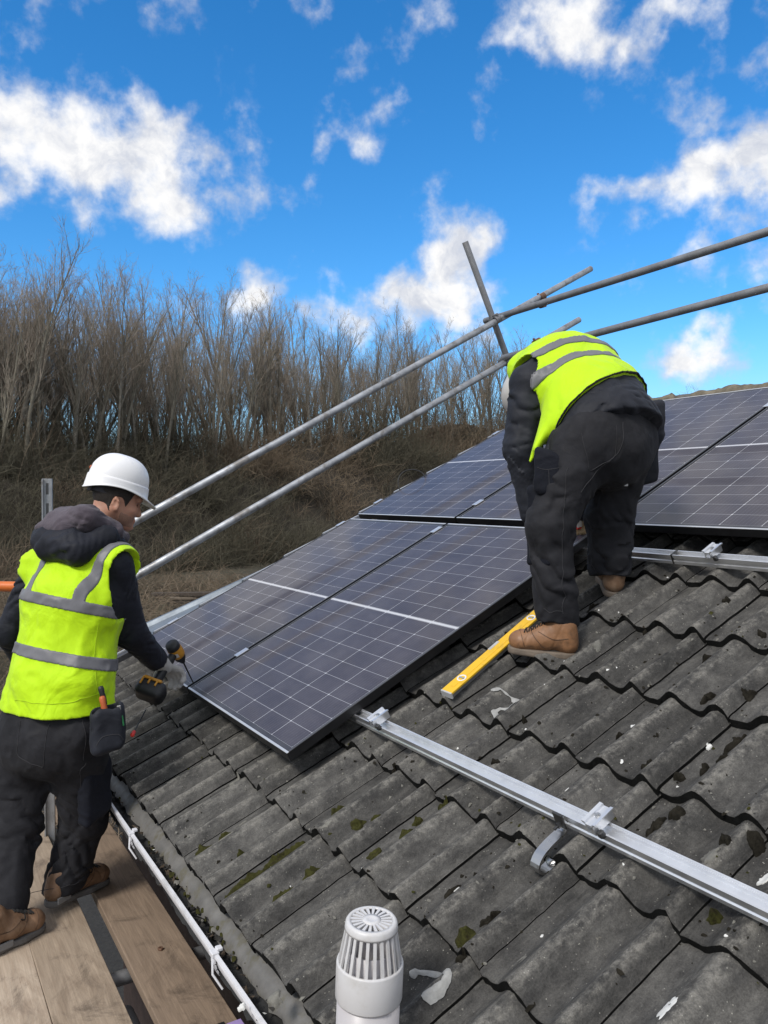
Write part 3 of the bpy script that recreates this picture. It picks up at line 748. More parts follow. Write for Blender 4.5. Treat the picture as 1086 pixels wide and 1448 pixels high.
def eave_moss():
    rr = random.Random(9); mb = MB()
    for i in range(260):
        y = rr.uniform(-3.2, 1.0); dens = fbm(np.array([y*2.2, 3., 1.]), 2, 5)
        if rr.random() > .45+.5*dens: continue
        p = roofP(-.512+rr.uniform(-.012, .018), y, -.186+rr.uniform(-.004, .010)); r = rr.uniform(.003, .009)
        mb.m = 0 if rr.random() < .7 else (1 if rr.random() < .7 else 2)
        n = 7; V = [p+EN*r]; 
        for k in range(n):
            a = 2*math.pi*k/n; q = r*rr.uniform(.7, 1.5); V.append(p+ES*math.cos(a)*q+EY*math.sin(a)*q*1.4-EN*rr.uniform(0, .006))
        mb.add(V, [(0, 1+k, 1+(k+1) % n) for k in range(n)], True)
    o = mb.build('eave_moss', [M['moss'], M['moss_dark'], M['lichen']], house, HO); o['kind'] = 'stuff'
eave_moss()
def roof_grit():
    rr = random.Random(21); mb = MB()
    for i in range(1400):
        s_ = rr.uniform(-.44, 1.75); y_ = rr.uniform(-3.4, .3 if s_ < .02 else -1.14); r = rr.choice([.0016, .0020, .0025, .003, .004, .0055])*rr.uniform(.7, 1.3)
        k_ = rr.random(); mb.m = 0 if k_ < .50 else (1 if k_ < .62 else (2 if k_ < .965 else 3))
        if mb.m in (2, 3): r = min(r, .0042)
        if rr.random() < .35: s_ = S_TAILS[max(0, min(11, int((s_-S_TAILS[0])/GA)))]+rr.uniform(.005, .05)
        p = on_tiles(s_, y_, .002); n = 6; ang = rr.uniform(0, 6.28); el = rr.uniform(1, 2.2)
        V = [p+EN*r*.8]
        for k in range(n):
            a = 2*math.pi*k/n; q = r*rr.uniform(.7, 1.3); x, y = math.cos(a)*q*el, math.sin(a)*q
            V.append(p+ES*(x*math.cos(ang)-y*math.sin(ang))+EY*(x*math.sin(ang)+y*math.cos(ang))-EN*.003)
        mb.add(V, [(0, 1+k, 1+(k+1) % n) for k in range(n)], True)
    o = mb.build('roof_grit', [M['moss_dark'], M['moss'], M['lichen'], M['dropping']], house, HO); o['kind'] = 'stuff'
roof_grit()
def chalk_line(pts, w_=.0135):
    P = []
    q = [roof_at(*p) for p in pts]; V = []; F = []
    fine_ = []
    for a, b in zip(q[:-1], q[1:]):
        for t in np.linspace(0, 1, 9)[:-1]: fine_.append((a[0]*(1-t)+b[0]*t, a[1]*(1-t)+b[1]*t))
    fine_.append(q[-1]); n = len(fine_)
    for k, (s_, y_) in enumerate(fine_):
        d = np.subtract(fine_[min(k+1, n-1)], fine_[max(k-1, 0)]); d = d/max(1e-9, np.hypot(*d)); nn = (-d[1], d[0])
        ww = w_*(.65+.5*fbm(np.array([s_*40, y_*40, 1.]), 2, 4))*min(1, (k+1)/3, (n-k)/3)
        for e in (-1, -.4, .4, 1): V.append(tuple(on_tiles(s_+nn[0]*ww*e, y_+nn[1]*ww*e, .0095 if abs(e) < 1 else .0055)))
    for k in range(n-1):
        for e in range(3): F.append((k*4+e, k*4+e+1, (k+1)*4+e+1, (k+1)*4+e))
    mesh('chalk_mark', V, F, M['chalk'], house, HO, smooth=True)
chalk_line([(700,990),(712,986),(725,988),(738,994),(731,999),(722,1003),(708,1003),(700,1009),(703,1015),(714,1013),(724,1008),(738,998)])
chalk_line([(580,1381),(588,1373),(602,1370),(620,1373),(634,1380),(640,1390),(634,1402),(622,1414),(605,1427)])

# ------------------------------------------------------------------ solar panels
PWID, PLEN, PTH = 1.134, 1.722, .035
RM = Matrix((tuple(-EY), tuple(ES), tuple(EN))).transposed()      # local x to the right along the eave, y up the slope, z out
def make_panel():
    root = empty('solar_panel', RO, RM.to_euler())
    X, Y, Z = np.eye(3)
    mb = MB(); lip = .011
    for (c, hx, hy) in (((PWID/2, lip/2), PWID/2, lip/2), ((PWID/2, PLEN-lip/2), PWID/2, lip/2), ((lip/2, PLEN/2), lip/2, PLEN/2-lip), ((PWID-lip/2, PLEN/2), lip/2, PLEN/2-lip)):
        mb.m = 0; mb.box((c[0], c[1], -PTH/2-.001), (X, Y, Z), (hx, hy, PTH/2-.001))
        mb.m = 1 if hx > hy else 2; mb.box((c[0], c[1], -.0010), (X, Y, Z), (hx-.0006, hy-.0006, .0012), .0006)
    mb.build('frame', [M['frame_black'], M['frame_lip'], M['frame_lip_dull']], root)
    z = -.0025; a, b = lip, PWID-lip; c, d = lip, PLEN-lip
    mesh('glass', [(a, c, z), (b, c, z), (b, d, z), (a, d, z)], [(0, 1, 2, 3)], M['cells'], root, uv=[(0, 0), (b-a, 0), (b-a, d-c), (0, d-c)])
    mesh('backsheet', [(a, c, z-.006), (b, c, z-.006), (b, d, z-.006), (a, d, z-.006)], [(3, 2, 1, 0)], M['frame_black'], root)
    mb = MB(); mb.box((PWID/2, PLEN/2, -.022), (X, Y, Z), (.05, .03, .012), .003); mb.build('junction_box', M['frame_black'], root)
    return root
P_SPOTS = [(0.0, 0.0, 'solar panel nearest the lower rail, its lower right corner jutting over bare tiles'),
           (0.0, PWID+.022, 'lower solar panel along the gable edge, under the drill bit'),
           (1.792, .012, 'upper solar panel directly behind the bending worker'),
           (1.792, .012+PWID+.022, 'upper solar panel along the gable edge with the cable loop on it'),
           (1.792, .012-PWID-.020, 'upper solar panel under the ridge, right of the bending worker')]
proto = make_panel()
for k, (s_, y_, lab) in enumerate(P_SPOTS):
    o = proto if k == 0 else copy_tree(proto)
    o.location = tuple(roofP(s_, y_, 0)); tag(o, lab, 'solar panel', 'solar panels on the roof')

# ------------------------------------------------------------------ mounting rails with hooks and clamps
RH, RWD = .040, .040
def rail_section():
    w_, h = RWD/2, RH
    return [(-w_, 0), (w_, 0), (w_, .012), (w_-.004, .015), (w_-.004, .024), (w_, .027), (w_, h), (w_-.0045, h), (w_-.0045, h-.004), (w_-.008, h-.004), (w_-.008, h-.017),
            (-w_+.008, h-.017), (-w_+.008, h-.004), (-w_+.0045, h-.004), (-w_+.0045, h), (-w_, h), (-w_, .027), (-w_+.004, .024), (-w_+.004, .015), (-w_, .012)]
def clamp(root, s, y, kind='mid'):
    """aluminium clamp on a rail; x along the rail"""
    mb = MB(); o = roofP(s, y, -.035); X, Y, Z = -EY, ES, EN
    if kind == 'mid':       # between two panels: a plate over both frames and a bolt
        mb.box(o+Z*.0385, (X, Y, Z), (.019, .035, .0022), .0008); mb.box(o+Z*.018, (X, Y, Z), (.007, .030, .018))
        mb.build('clamp', M['alu'], root, root.location)
    elif kind == 'end':
        mb.box(o+Z*.0385, (X, Y, Z), (.016, .035, .0022), .0008); mb.box(o+Z*.018-X*.010, (X, Y, Z), (.003, .035, .020))
        mb.build('clamp', M['alu'], root, root.location)
    else:                   # loose on the rail: upright channel with two wings and its bolt
        pol = [(-.026, .050), (-.026, .046), (-.008, .046), (-.008, .006), (.020, .006), (.020, .010), (-.004, .010), (-.004, .038), (.008, .038), (.008, .046), (.026, .046), (.026, .050), (.010, .050), (.010, .046), (-.010, .046), (-.010, .050)]
        pol = [(-.022, .034), (-.022, .030), (-.013, .026), (-.013, .0), (-.009, .0), (-.009, .022), (.009, .022), (.009, .0), (.013, .0), (.013, .026), (.022, .030), (.022, .034), (.012, .033), (.010, .027), (-.010, .027), (-.012, .033)]
        mb.prism(pol, o-Y*.036+Z*.004, X, Z, Y, .072)
        c = mb.build('clamp', M['alu'], root, root.location)
        mb = MB(); mb.tube([o+Z*.0, o+Z*.038], .004, 8); mb.lathe([(.0, .005), (.0078, .005), (.0078, 0), (.0, 0)], o+Z*.031, Z, 6, smooth=False)
        mb.build('bolt', M['steel'], c, root.location)
        mb = MB(); mb.lathe([(0, .012), (.006, .012), (.009, .006), (.009, 0), (0, 0)], o-Y*.022-Z*.006+X*.02, Z, 10); mb.box(o+X*.022-Y*.026+Z*.006, (X, Y, Z), (.006, .008, .008), .002)
        mb.build('bolt', M['dark_steel'], c, root.location)
def hook(root, s, y):
    """stainless tile hook: plate on the rail's lower face, then a C back down onto the tile"""
    mb = MB(); Y, Z, X = ES, EN, -EY
    P = [(-.0215, .034), (-.0215, .004), (-.035, -.008), (-.080, -.008), (-.122, -.014), (-.147, -.032), (-.142, -.052), (-.120, -.061), (-.088, -.060)]
    Q = []
    for i in range(len(P)-1):
        for t in np.linspace(0, 1, 4)[:-1]:
            p0, p1, p2, p3 = [np.array(P[min(max(i+k, 0), len(P)-1)]) for k in (-1, 0, 1, 2)]
            Q.append(.5*((2*p1)+(-p0+p2)*t+(2*p0-5*p1+4*p2-p3)*t*t+(-p0+3*p1-3*p2+p3)*t**3))
    Q.append(np.array(P[-1])); o = roofP(s, y, -.075)
    pts = [o+Y*a+Z*b for a, b in Q]; V = []; F = []
    for i, p in enumerate(pts):
        t = norm(pts[min(i+1, len(pts)-1)]-pts[max(i-1, 0)]); nn = np.cross(t, X)
        for a, b in ((-1, -1), (1, -1), (1, 1), (-1, 1)): V.append(p+X*a*.016+nn*b*.003)
    n = len(pts)
    F = [(i*4+k, i*4+(k+1) % 4, (i+1)*4+(k+1) % 4, (i+1)*4+k) for i in range(n-1) for k in range(4)]+[(0,1,2,3), (4*n-1, 4*n-2, 4*n-3, 4*n-4)]
    mb.add(V, F)
    mb.lathe([(0, .006), (.017, .006), (.018, .003), (.018, 0), (0, 0)], pts[-1]+Z*.003-Y*.004, Z, 16)
    h = mb.build('roof_hook', M['steel'], root, root.location)
    mb = MB(); mb.box(o-Y*.027+Z*.022, (X, Y, Z), (.017, .003, .022), .001); mb.lathe([(0, .010), (.008, .010), (.008, 0), (0, 0)], o-Y*.030+Z*.012, -Y, 6, smooth=False)
    mb.tube([o-Y*.026+Z*.012, o-Y*.052+Z*.012], .004, 8)
    mb.build('hook_plate', M['dark_steel'], h, root.location)
def rail(s, ya, yb, label, clamps, hooks, splice=None):
    o = roofP(s, ya, -.075); root = empty('mounting_rail', o)
    tag(root, label, 'mounting rail', 'aluminium mounting rails')
    mb = MB(); mb.prism(rail_section(), o, -ES, EN, -EY, ya-yb); mb.build('channel', M['alu'], root, o)
    for (y, k) in clamps: clamp(root, s, y, k)
    for y in hooks: hook(root, s, y)
    if splice:
        mb = MB()
        for yy in splice: mb.box(roofP(s, yy, -.0545), (EY, ES, EN), (.0035, RWD/2+.0015, RH/2+.0015))
        mb.build('splice', M['dark_steel'], root, o)
rail(.312, 1.165, -3.9, 'long aluminium rail crossing the bare foreground tiles, with loose clamps and a hook', [(1.166, 'end'), (.011, 'mid'), (-1.30, 'loose'), (-2.345, 'loose'), (-3.3, 'loose')], [.45, -.75, -2.215, -3.5])
rail(1.635, 1.165, -3.9, 'aluminium rail just behind the boots, below the upper right panel, one clamp on it', [(1.166, 'end'), (.011, 'mid'), (-1.80, 'loose'), (-3.0, 'loose')], [.45, -.75, -3.3], [-1.615])
rail(1.985, 1.18, -3.9, 'rail under the lower ends of the upper panels, only its clamp tops showing', [(1.178, 'end'), (.023, 'mid'), (-1.132, 'mid')], [.45, -.75, -2.0])
rail(3.20, 1.18, -3.9, 'rail under the upper panels near the ridge, almost wholly hidden', [(1.178, 'end'), (.023, 'mid'), (-1.132, 'mid')], [.45, -.75, -2.0])

# ------------------------------------------------------------------ vent pipe
def vent():
    D = 1.70; k = D/FPX
    top = at(525.5, 1302, D); ax = norm(top-at(514, 1440, D*1.012)); ax = norm(ax*.5+np.array([0, 0, .5]))
    base = top-ax*.62; root = empty('vent_pipe', base); tag(root, 'pale grey plastic vent pipe with white slotted cage top rising through the tiles', 'vent pipe')
    R1, R2, R3 = 45.0*k, 47.8*k, 37.0*k
    T = lambda h: top+ax*h
    zc1 = -(88*k)/math.cos(math.radians(28)); zc2 = -(55*k)/math.cos(math.radians(28))
    hb = -.128; 
    mb = MB(); mb.lathe([(R1*.93, -.45), (R1, -.45), (R1, hb-.03), (R1*.9, hb-.03), (R1*.9, -.45)], top, ax, 48); mb.build('pipe', M['upvc_pipe'], root, base)
    mb = MB(); mb.lathe([(R1+.0005, -.165), (R2-.001, -.165), (R2, -.162), (R2, hb+.038), (R2-.0015, hb+.042), (R2-.006, hb+.042), (R2-.009, hb+.034), (R2-.009, -.165)], top, ax, 48)
    col = mb.build('collar', M['upvc'], root, base)
    # inner stub seen between the bars
    mb = MB(); mb.lathe([(R1*.80, -.16), (R1*.80, -.055), (R1*.74, -.055), (R1*.74, -.16)], top, ax, 36); mb.build('inner_pipe', M['upvc_pipe'], root, base)
    mb = MB(); x = norm(np.cross(ax, (0, 1, 0))); y = np.cross(ax, x); nb = 24
    for i in range(nb):       # upright bars
        a = 2*math.pi*(i+.5)/nb; rad = x*math.cos(a)+y*math.sin(a); tan = np.cross(ax, rad)
        p0 = T(hb+.040)+rad*(R2-.006); p1 = T(-.008)+rad*(R3-.004); d = norm(p1-p0)
        mb.box((p0+p1)/2, (d, tan, np.cross(d, tan)), (np.linalg.norm(p1-p0)/2, .0034, .0026))
    mb.build('cage_bars', M['upvc'], root, base)
    # slotted top disc
    mb = MB(); ns = 20; ri, ro = R3*.36, R3*.80
    mb.lathe([(0, .0035), (ri*.35, .0030), (ri*.5, .0045), (ri, .0035), (ri, -.002), (0, -.002)], top, ax, 40)
    mb.lathe([(ro, .0), (ro, .003), (R3*.94, .003), (R3, -.002), (R3+.001, -.010), (R3+.0015, -.014), (R3-.004, -.014), (ro, -.003)], top, ax, 48)
    for i in range(ns):
        a = 2*math.pi*i/ns; rad = x*math.cos(a)+y*math.sin(a); tan = np.cross(ax, rad)
        w0, w1 = ri*math.pi/ns*.62, ro*math.pi/ns*.50
        V = [T(z)+rad*r+tan*w_*sg for z in (-.002, .003) for r, w_ in ((ri-.001, w0), (ro+.001, w1)) for sg in (-1, 1)]
        mb.add(V, [(0,1,3,2), (4,6,7,5), (0,4,5,1), (2,3,7,6), (0,2,6,4), (1,5,7,3)])
    mb.build('cage_top', M['upvc'], root, base)
    # collar where it meets the tile
    mb = MB(); mb.lathe([(R1+.002, -.36), (R1+.012, -.38), (R1+.05, -.47), (R1+.05, -.52), (R1, -.52)], top, ax, 32); mb.build('weather_collar', M['lead'], root, base)
vent()

# ------------------------------------------------------------------ spirit level, cable loop, small things
def level():
    a = np.array(roof_at(633, 982, -.075)); b = np.array(roof_at(790, 845, -.075))
    pa = roofP(a[0], a[1], -.083); pb = roofP(b[0], b[1], -.083); d = norm(pb-pa); L = .60; hw, hh = .0265, .012
    n = norm(EN-d*(EN@d)); sd_ = np.cross(n, d); roll = math.radians(-8); n2 = n*math.cos(roll)+sd_*math.sin(roll); sd2 = np.cross(n2, d)
    c = pa+d*L/2+n2*hh; root = empty('spirit_level', pa); tag(root, 'yellow spirit level lying on the tiles under the tan boot', 'spirit level')
    mb = MB()
    e = hw-.004
    mb.m = 0; mb.box(c+n2*(hh-.0045), (d, sd2, n2), (L/2, hw, .0045), .0012)
    mb.m = 1; mb.box(c-n2*.004, (d, sd2, n2), (L/2-.001, hw-.0015, hh-.005), .001)
    mb.m = 0; mb.box(c+n2*(hh+.0004), (d, sd2, n2), (L/2-.03, hw*.35, .0006))
    mb.build('body', [M['level_yellow'], M['level_grey']], root, pa)
    mb = MB(); mb.box(c-d*(L/2+.003), (d, sd2, n2), (.004, hw+.0008, hh+.0008), .0015); mb.build('end_cap', M['level_cap'], root, pa)
    mb = MB(); mb.box(c+d*(L/2+.003), (d, sd2, n2), (.004, hw+.0008, hh+.0008), .0015); mb.build('end_cap', M['level_cap'], root, pa)
    for q in (.085, L-.085):
        mb = MB(); mb.lathe([(.013, -.0005), (.019, 0), (.019, .0018), (.015, .0024), (.013, .0010), (.013, -.0005)], c-d*(L/2-q)+n2*hh, n2, 24); r = mb.build('vial_ring', M['white'], root, pa)
        mb = MB(); mb.lathe([(0, .0009), (.0135, .0009)], c-d*(L/2-q)+n2*hh, n2, 20); mb.tube([c-d*(L/2-q)+n2*(hh+.002)-sd2*.010, c-d*(L/2-q)+n2*(hh+.002)+sd2*.010], .0035, 8); mb.build('vial', M['vial'], r, pa)
    # centre window cut with a pale edge
    mb = MB(); mb.box(c+n2*hh+sd2*hw*.8, (d, sd2, n2), (.030, .0065, .0012), .0005); r = mb.build('vial_window', M['level_cap'], root, pa)
level()
def cable():
    # stiff loop of cable: a near upright ring resting on the panel edge with a free end
    c = np.array(roof_at(583, 683, .0)); o = roofP(c[0], c[1], 0)
    D = (o-CAM)@FW; k = D/FPX; cc = at(583, 684, D); x = RT; z = norm(UP*.8+FW*.3)
    P = []
    for i in range(41):
        a = math.radians(20)+2*math.pi*i/40*1.06; r = (1+.03*math.sin(3*a))
        P.append(cc+x*math.cos(a)*20*k*r+z*math.sin(a)*22.5*k*r+FW*.0006*i)
    P = P+[P[-1]+x*.03-z*.01]
    mb = MB(); mb.tube(P, .0042, 6); o2 = mb.build('cable_loop', M['cable'], None, o); tag(o2, 'thin black cable loop standing on the upper gable panel', 'cable')
cable()
def small():
    # red and white packet held near the panel edge is built with the bending worker; here the nut on the board
    p = np.array([*(CAM+(FW + RT*(227-PW/2)/FPX - UP*(1343-PH/2)/FPX)*2.87)]); 
    d = FW + RT*(227-PW/2)/FPX - UP*(1343-PH/2)/FPX; p = CAM+d*(-1.7/d[2]); p[2] = BOARD_Z
    mb = MB(); mb.lathe([(.0045, 0), (.010, 0), (.011, .002), (.011, .006), (.0095, .009), (.0045, .009), (.0045, 0)], p, (0, 0, 1), 6, smooth=False)
    o = mb.build('nut', M['rust'], None, p); tag(o, 'small rusty hex nut lying on the brown scaffold board', 'nut')
    d = FW + RT*(322-PW/2)/FPX - UP*(1446-PH/2)/FPX; p = CAM+d*(-1.66/d[2])
    mb = MB(); X, Y, Z = np.eye(3); q = np.array([p[0]-.01, p[1]-.09, BOARD_Z])
    mb.box(q+Z*.021, (X, Y, Z), (.055, .09, .020), .004); root = empty('tool_box', q); tag(root, 'lilac plastic box with dark lid strip at the bottom edge, on the brown board', 'box'); mb.build('box_body', M['lilac'], root, q)
    mb = MB(); mb.box(q+Z*.045-X*.028, (X, Y, Z), (.026, .091, .0035), .001); mb.build('lid_strip', M['tool_black'], root, q)
small()

# ------------------------------------------------------------------ scaffold: boards and tubes
def boards():
    spec = [(-.045, .182, -1.2, 5.4, 'board_pale', 'pale scaffold board furthest from the gutter, partly under the near boot'),
            (.186, .407, -1.2, 5.3, 'board_pale', 'pale stained scaffold board left of the thin seam'),
            (.412, .632, -1.2, 5.35, 'board', 'middle scaffold board between the thin seam and the open gap'),
            (.702, .925, -1.2, 5.2, 'board_brown', 'brown scaffold board beside the white gutter')]
    for k, (x0, x1, y0, y1, m, lab) in enumerate(spec):
        c = np.array([(x0+x1)/2, (y0+y1)/2, BOARD_Z-.019]); o = np.array([c[0], c[1], BOARD_Z-.038])
        mb = MB(); mb.box((0, 0, .019), np.eye(3), ((y1-y0)/2, (x1-x0)/2, .0185), .002)
        ob = mb.build('scaffold_board', M[m]); ob.location = tuple(o); ob.rotation_euler = (math.radians(.15*(k-1)), 0, math.radians(90)+math.radians([.1, -.15, .1, 0][k]))
        tag(ob, lab, 'scaffold board', 'scaffold boards')
boards()
TR = .0262
def tube(a, b, lab, m='galv', name='scaffold_tube', group='scaffold tubes', r=TR):
    a = np.asarray(a, float); b = np.asarray(b, float); root = empty(name, a)
    tag(root, lab, 'scaffold tube', group)
    d = norm(b-a); L = np.linalg.norm(b-a)
    mb = MB(); n = 20
    mb.lathe([(r-.004, .012), (r-.004, 0), (r-.0008, 0), (r, .0015), (r, L-.0015), (r-.0008, L), (r-.004, L), (r-.004, L-.05), (0, L-.05)], a, d, n)
    mb.build('pipe', M[m], root, a); return a, d, L
def coupler(p, d1, d2, lab, m='rust', off=None):
    """two half shells, one round each tube, with bolts and wing nuts"""
    d1 = norm(d1); d2 = norm(d2); n = norm(off) if off is not None else norm(np.cross(d1, d2))
    root = empty('tube_coupler', p); tag(root, lab, 'coupler', 'scaffold couplers')
    for c, d, nm in ((p, d1, 'clamp_shell'), (p+n*(2*TR+.008), d2, 'clamp_shell')):
        mb = MB(); mb.lathe([(TR+.001, -.027), (TR+.007, -.027), (TR+.007, .027), (TR+.001, .027), (TR+.001, -.027)], c, d, 20, smooth=False)
        sd_ = norm(np.cross(d, n))
        mb.box(c+sd_*(TR+.012), (sd_, d, n), (.012, .022, .010), .002)
        mb.tube([c+sd_*(TR+.014)-n*.028, c+sd_*(TR+.014)+n*.036], .006, 8); mb.lathe([(0, 0), (.011, 0), (.011, .010), (0, .010)], c+sd_*(TR+.014)-n*.030, n, 6, smooth=False)
        mb.build(nm, M[m], root, p)
def onY(u, v, Y):
    d = FW + RT*(u-PW/2)/FPX - UP*(v-PH/2)/FPX; return CAM+d*Y/d[1]
def onX(u, v, X):
    d = FW + RT*(u-PW/2)/FPX - UP*(v-PH/2)/FPX; return CAM+d*X/d[0]
def scaffold():
    YG = 5.17
    a, b = onY(75, 802, YG), onY(835.5, 380, YG); g1 = norm(b-a); tube(a, b, 'upper sloping guard rail tube along the gable, ending highest in the sky')
    a2, b2 = onY(75, 883, YG), onY(819, 452, YG); tube(a2, b2, 'lower sloping guard rail tube along the gable, its far end behind the bending worker')
    pp, pq = onY(657.5, 342, YG+.056), onY(717.5, 507, YG+.056); pd = norm(pq-pp)
    tube(pp, pq+pd*.9, 'short leaning post tube crossing both gable rails against the sky', 'galv_dull')
    XR = 4.36
    r0, r1 = onX(686, 454, XR), onX(1086, 327.5, XR); rd = norm(r1-r0); tube(r0, r1+rd*1.6, 'upper ridge rail tube running out of the picture on the right', 'galv_dull')
    q0, q1 = onX(712, 506, XR), onX(1086, 407, XR); qd = norm(q1-q0); tube(q0, q1+qd*1.6, 'lower ridge rail tube, starting behind the bending worker', 'galv_dull')
    c = onY(703, 452, YG); coupler(c, g1, pd, 'grey coupler joining the leaning post to the upper gable rail', 'galv_dull', off=(0, 1, 0))
    c = onY(717, 511, YG); coupler(c, g1, pd, 'coupler joining the leaning post to the lower gable rail, half hidden by the worker', 'galv_dull', off=(0, 1, 0))
    c = onY(766, 420, YG); coupler(c, g1, rd, 'rusty swivel coupler on the upper gable rail where the ridge rail passes', 'rust', off=norm(np.array([.4, .3, -1.])))
    c = onY(760, 484, YG); coupler(c, g1, qd, 'rusty swivel coupler on the lower gable rail above the yellow shoulders', 'rust', off=norm(np.array([.4, .3, -1.])))
    # standard behind the helmeted worker
    p = at(67.5, 742, 3.95); top = at(69.5, 677, 3.95); root = empty('scaffold_bracket', (p[0], p[1], BOARD_Z-.2)); tag(root, 'flat galvanised upright with slots, standing behind the helmeted worker', 'scaffold upright')
    mb = MB(); zt = top[2]; x = norm(RT+FW*.25); y = norm(np.cross((0, 0, 1), x)); zc = (zt+BOARD_Z-.2)/2
    mb.box((p[0], p[1], zc), (x, y, np.array([0, 0, 1.])), (.024, .006, (zt-BOARD_Z+.2)/2), .001)
    mb.box(np.array([p[0], p[1], zc])+x*.021-y*.010, (x, y, np.array([0, 0, 1.])), (.003, .012, (zt-BOARD_Z+.2)/2-.002)); mb.box(np.array([p[0], p[1], zc])-x*.021-y*.010, (x, y, np.array([0, 0, 1.])), (.003, .012, (zt-BOARD_Z+.2)/2-.002))
    mb.build('upright', M['galv'], root, root.location)
    mb = MB()
    for k in range(9): mb.box(np.array([p[0], p[1], zt-.05-.10*k])-y*.0062, (x, y, np.array([0, 0, 1.])), (.006, .0006, .028))
    mb.build('slots', M['dark_steel'], root, root.location)
    # end guard rails left of the worker
    D = 4.05; a = at(-140, 827, D); b = at(23, 829.5, D)
    tube(a, b+norm(b-a)*.20, 'orange sleeved guard rail tube end left of the helmeted worker', 'orange', name='guard_rail')
    a = at(-140, 920, D); b = at(120, 908, D); tube(a, b, 'pale galvanised lower guard rail left of the helmeted worker', 'galv')
    q = at(-128, 870, D+.075); tube((q[0], q[1], 0), (q[0], q[1], q[2]+.45), 'scaffold standard out of sight left, carrying the orange guard rail', 'galv_dull')
    # ledger and transoms under the boards
    z = BOARD_Z-.038-TR-.002
    for yy, lab in ((2.95, 'grey transom tube under the boards, seen in the open gap'), (4.6, 'grey transom tube under the far end of the boards'), (.6, 'grey transom tube under the near end of the boards')): tube((-.6, yy, z), (1.0, yy, z), lab, 'galv_dull')
    tube((.672, -1.2, z-2*TR-.02), (.672, 2.85, z-2*TR-.02), 'grey ledger tube running under the open gap between boards', 'galv_dull', r=.03)
    for (yy, lab) in ((4.6, 'far scaffold standard holding up the boards'), (.6, 'near scaffold standard holding up the boards')): tube((-.35, yy+.06, 0), (-.35, yy+.06, BOARD_Z+.0), lab, 'galv_dull')
scaffold()

# ------------------------------------------------------------------ trees, scrub, old timber
class Wood:
    """fast collector of thin tubes"""
    def __init__(s): s.V = []; s.F = []; s.n = 0
    def stroke(s, P, R, k):
        P = np.asarray(P, float); m = len(P); T = np.gradient(P, axis=0); T /= np.linalg.norm(T, axis=1)[:, None]+1e-9
        a = np.array([.31, .95, .1]); X = np.cross(T, a); X /= np.linalg.norm(X, axis=1)[:, None]+1e-9; Y = np.cross(T, X)
        an = np.arange(k)*2*math.pi/k
        V = P[:, None, :]+(X[:, None, :]*np.cos(an)[None, :, None]+Y[:, None, :]*np.sin(an)[None, :, None])*np.asarray(R)[:, None, None]
        i = np.arange(m-1)[:, None]*k; j = np.arange(k)[None, :]; j2 = (np.arange(k)+1)[None, :] % k
        F = np.stack([i+j, i+j2, i+k+j2, i+k+j], -1).reshape(-1, 4)+s.n
        s.V.append(V.reshape(-1, 3)); s.F.append(F); s.n += m*k
    def build(s, name, m, parent=None, origin=None):
        return mesh(name, np.concatenate(s.V), np.concatenate(s.F), m, parent, origin, smooth=True)
def grow_tree(seed, H, stems, lean=.16):
    r = np.random.RandomState(seed); tr = Wood(); tw = Wood()
    def branch(p, d, L, rad, lvl):
        m = {0: 12, 1: 8, 2: 5, 3: 4}[lvl]; P = [p]; dd = norm(d); q = p.copy()
        curv = r.normal(0, .05, 3)
        for i in range(m):
            dd = norm(dd+curv*.5+r.normal(0, [.026, .055, .085, .11][lvl], 3)+np.array([0, 0, [.03, .085, .075, .045][lvl]]))
            q = q+dd*L/m; P.append(q.copy())
        P = np.array(P); t = np.linspace(0, 1, m+1); R = rad*(1-t*.88)+.0015
        (tr if lvl < 2 else tw).stroke(P, R, [6, 4, 3, 3][lvl])
        if lvl == 3: return
        nb = [int(15+r.randint(6)), int(3+L*1.15), int(3+L*1.5)][lvl]
        for b in range(nb):
            f = r.uniform([.34, .22, .10][lvl], .98); i = min(int(f*m), m-1); o = P[i]+(P[i+1]-P[i])*(f*m-i)
            ax = norm(P[i+1]-P[i]); s_ = norm(np.cross(ax, r.normal(0, 1, 3))); an = r.uniform(*[(.24, .52), (.30, .72), (.35, .9)][lvl])
            ln = [H*.42*(1.12-f)*r.uniform(.55, 1.2)+1.0, L*.45*(1.15-f)*r.uniform(.6, 1.2)+.4, max(.35, L*.42*r.uniform(.5, 1.1))][lvl]
            branch(o, ax*math.cos(an)+s_*math.sin(an), ln, max(.006, R[i]*[.46, .46, .5][lvl]), lvl+1)
    for k in range(stems):
        a = r.uniform(0, 2*math.pi); le = lean*r.uniform(.2, 1.2) if stems > 1 else lean*.3
        d = np.array([math.cos(a)*le*.7, math.sin(a)*le*.7, 1]); o = np.array([math.cos(a)*.22, math.sin(a)*.22, -.6])*(1 if stems > 1 else 0)
        branch(o+np.array([0, 0, -.3]), d, H*r.uniform(.80, 1.0), .175*r.uniform(.7, 1.15)*H/15, 0)
    return tr, tw
PROTO = []
for k, (H, st, le) in enumerate([(15.5, 2, .09), (15.0, 1, .06), (14.0, 2, .14), (15.5, 1, .07), (13.5, 2, .16), (14.5, 1, .10)]):
    a, b = grow_tree(40+k, H, st, le); PROTO.append((a, b, H))
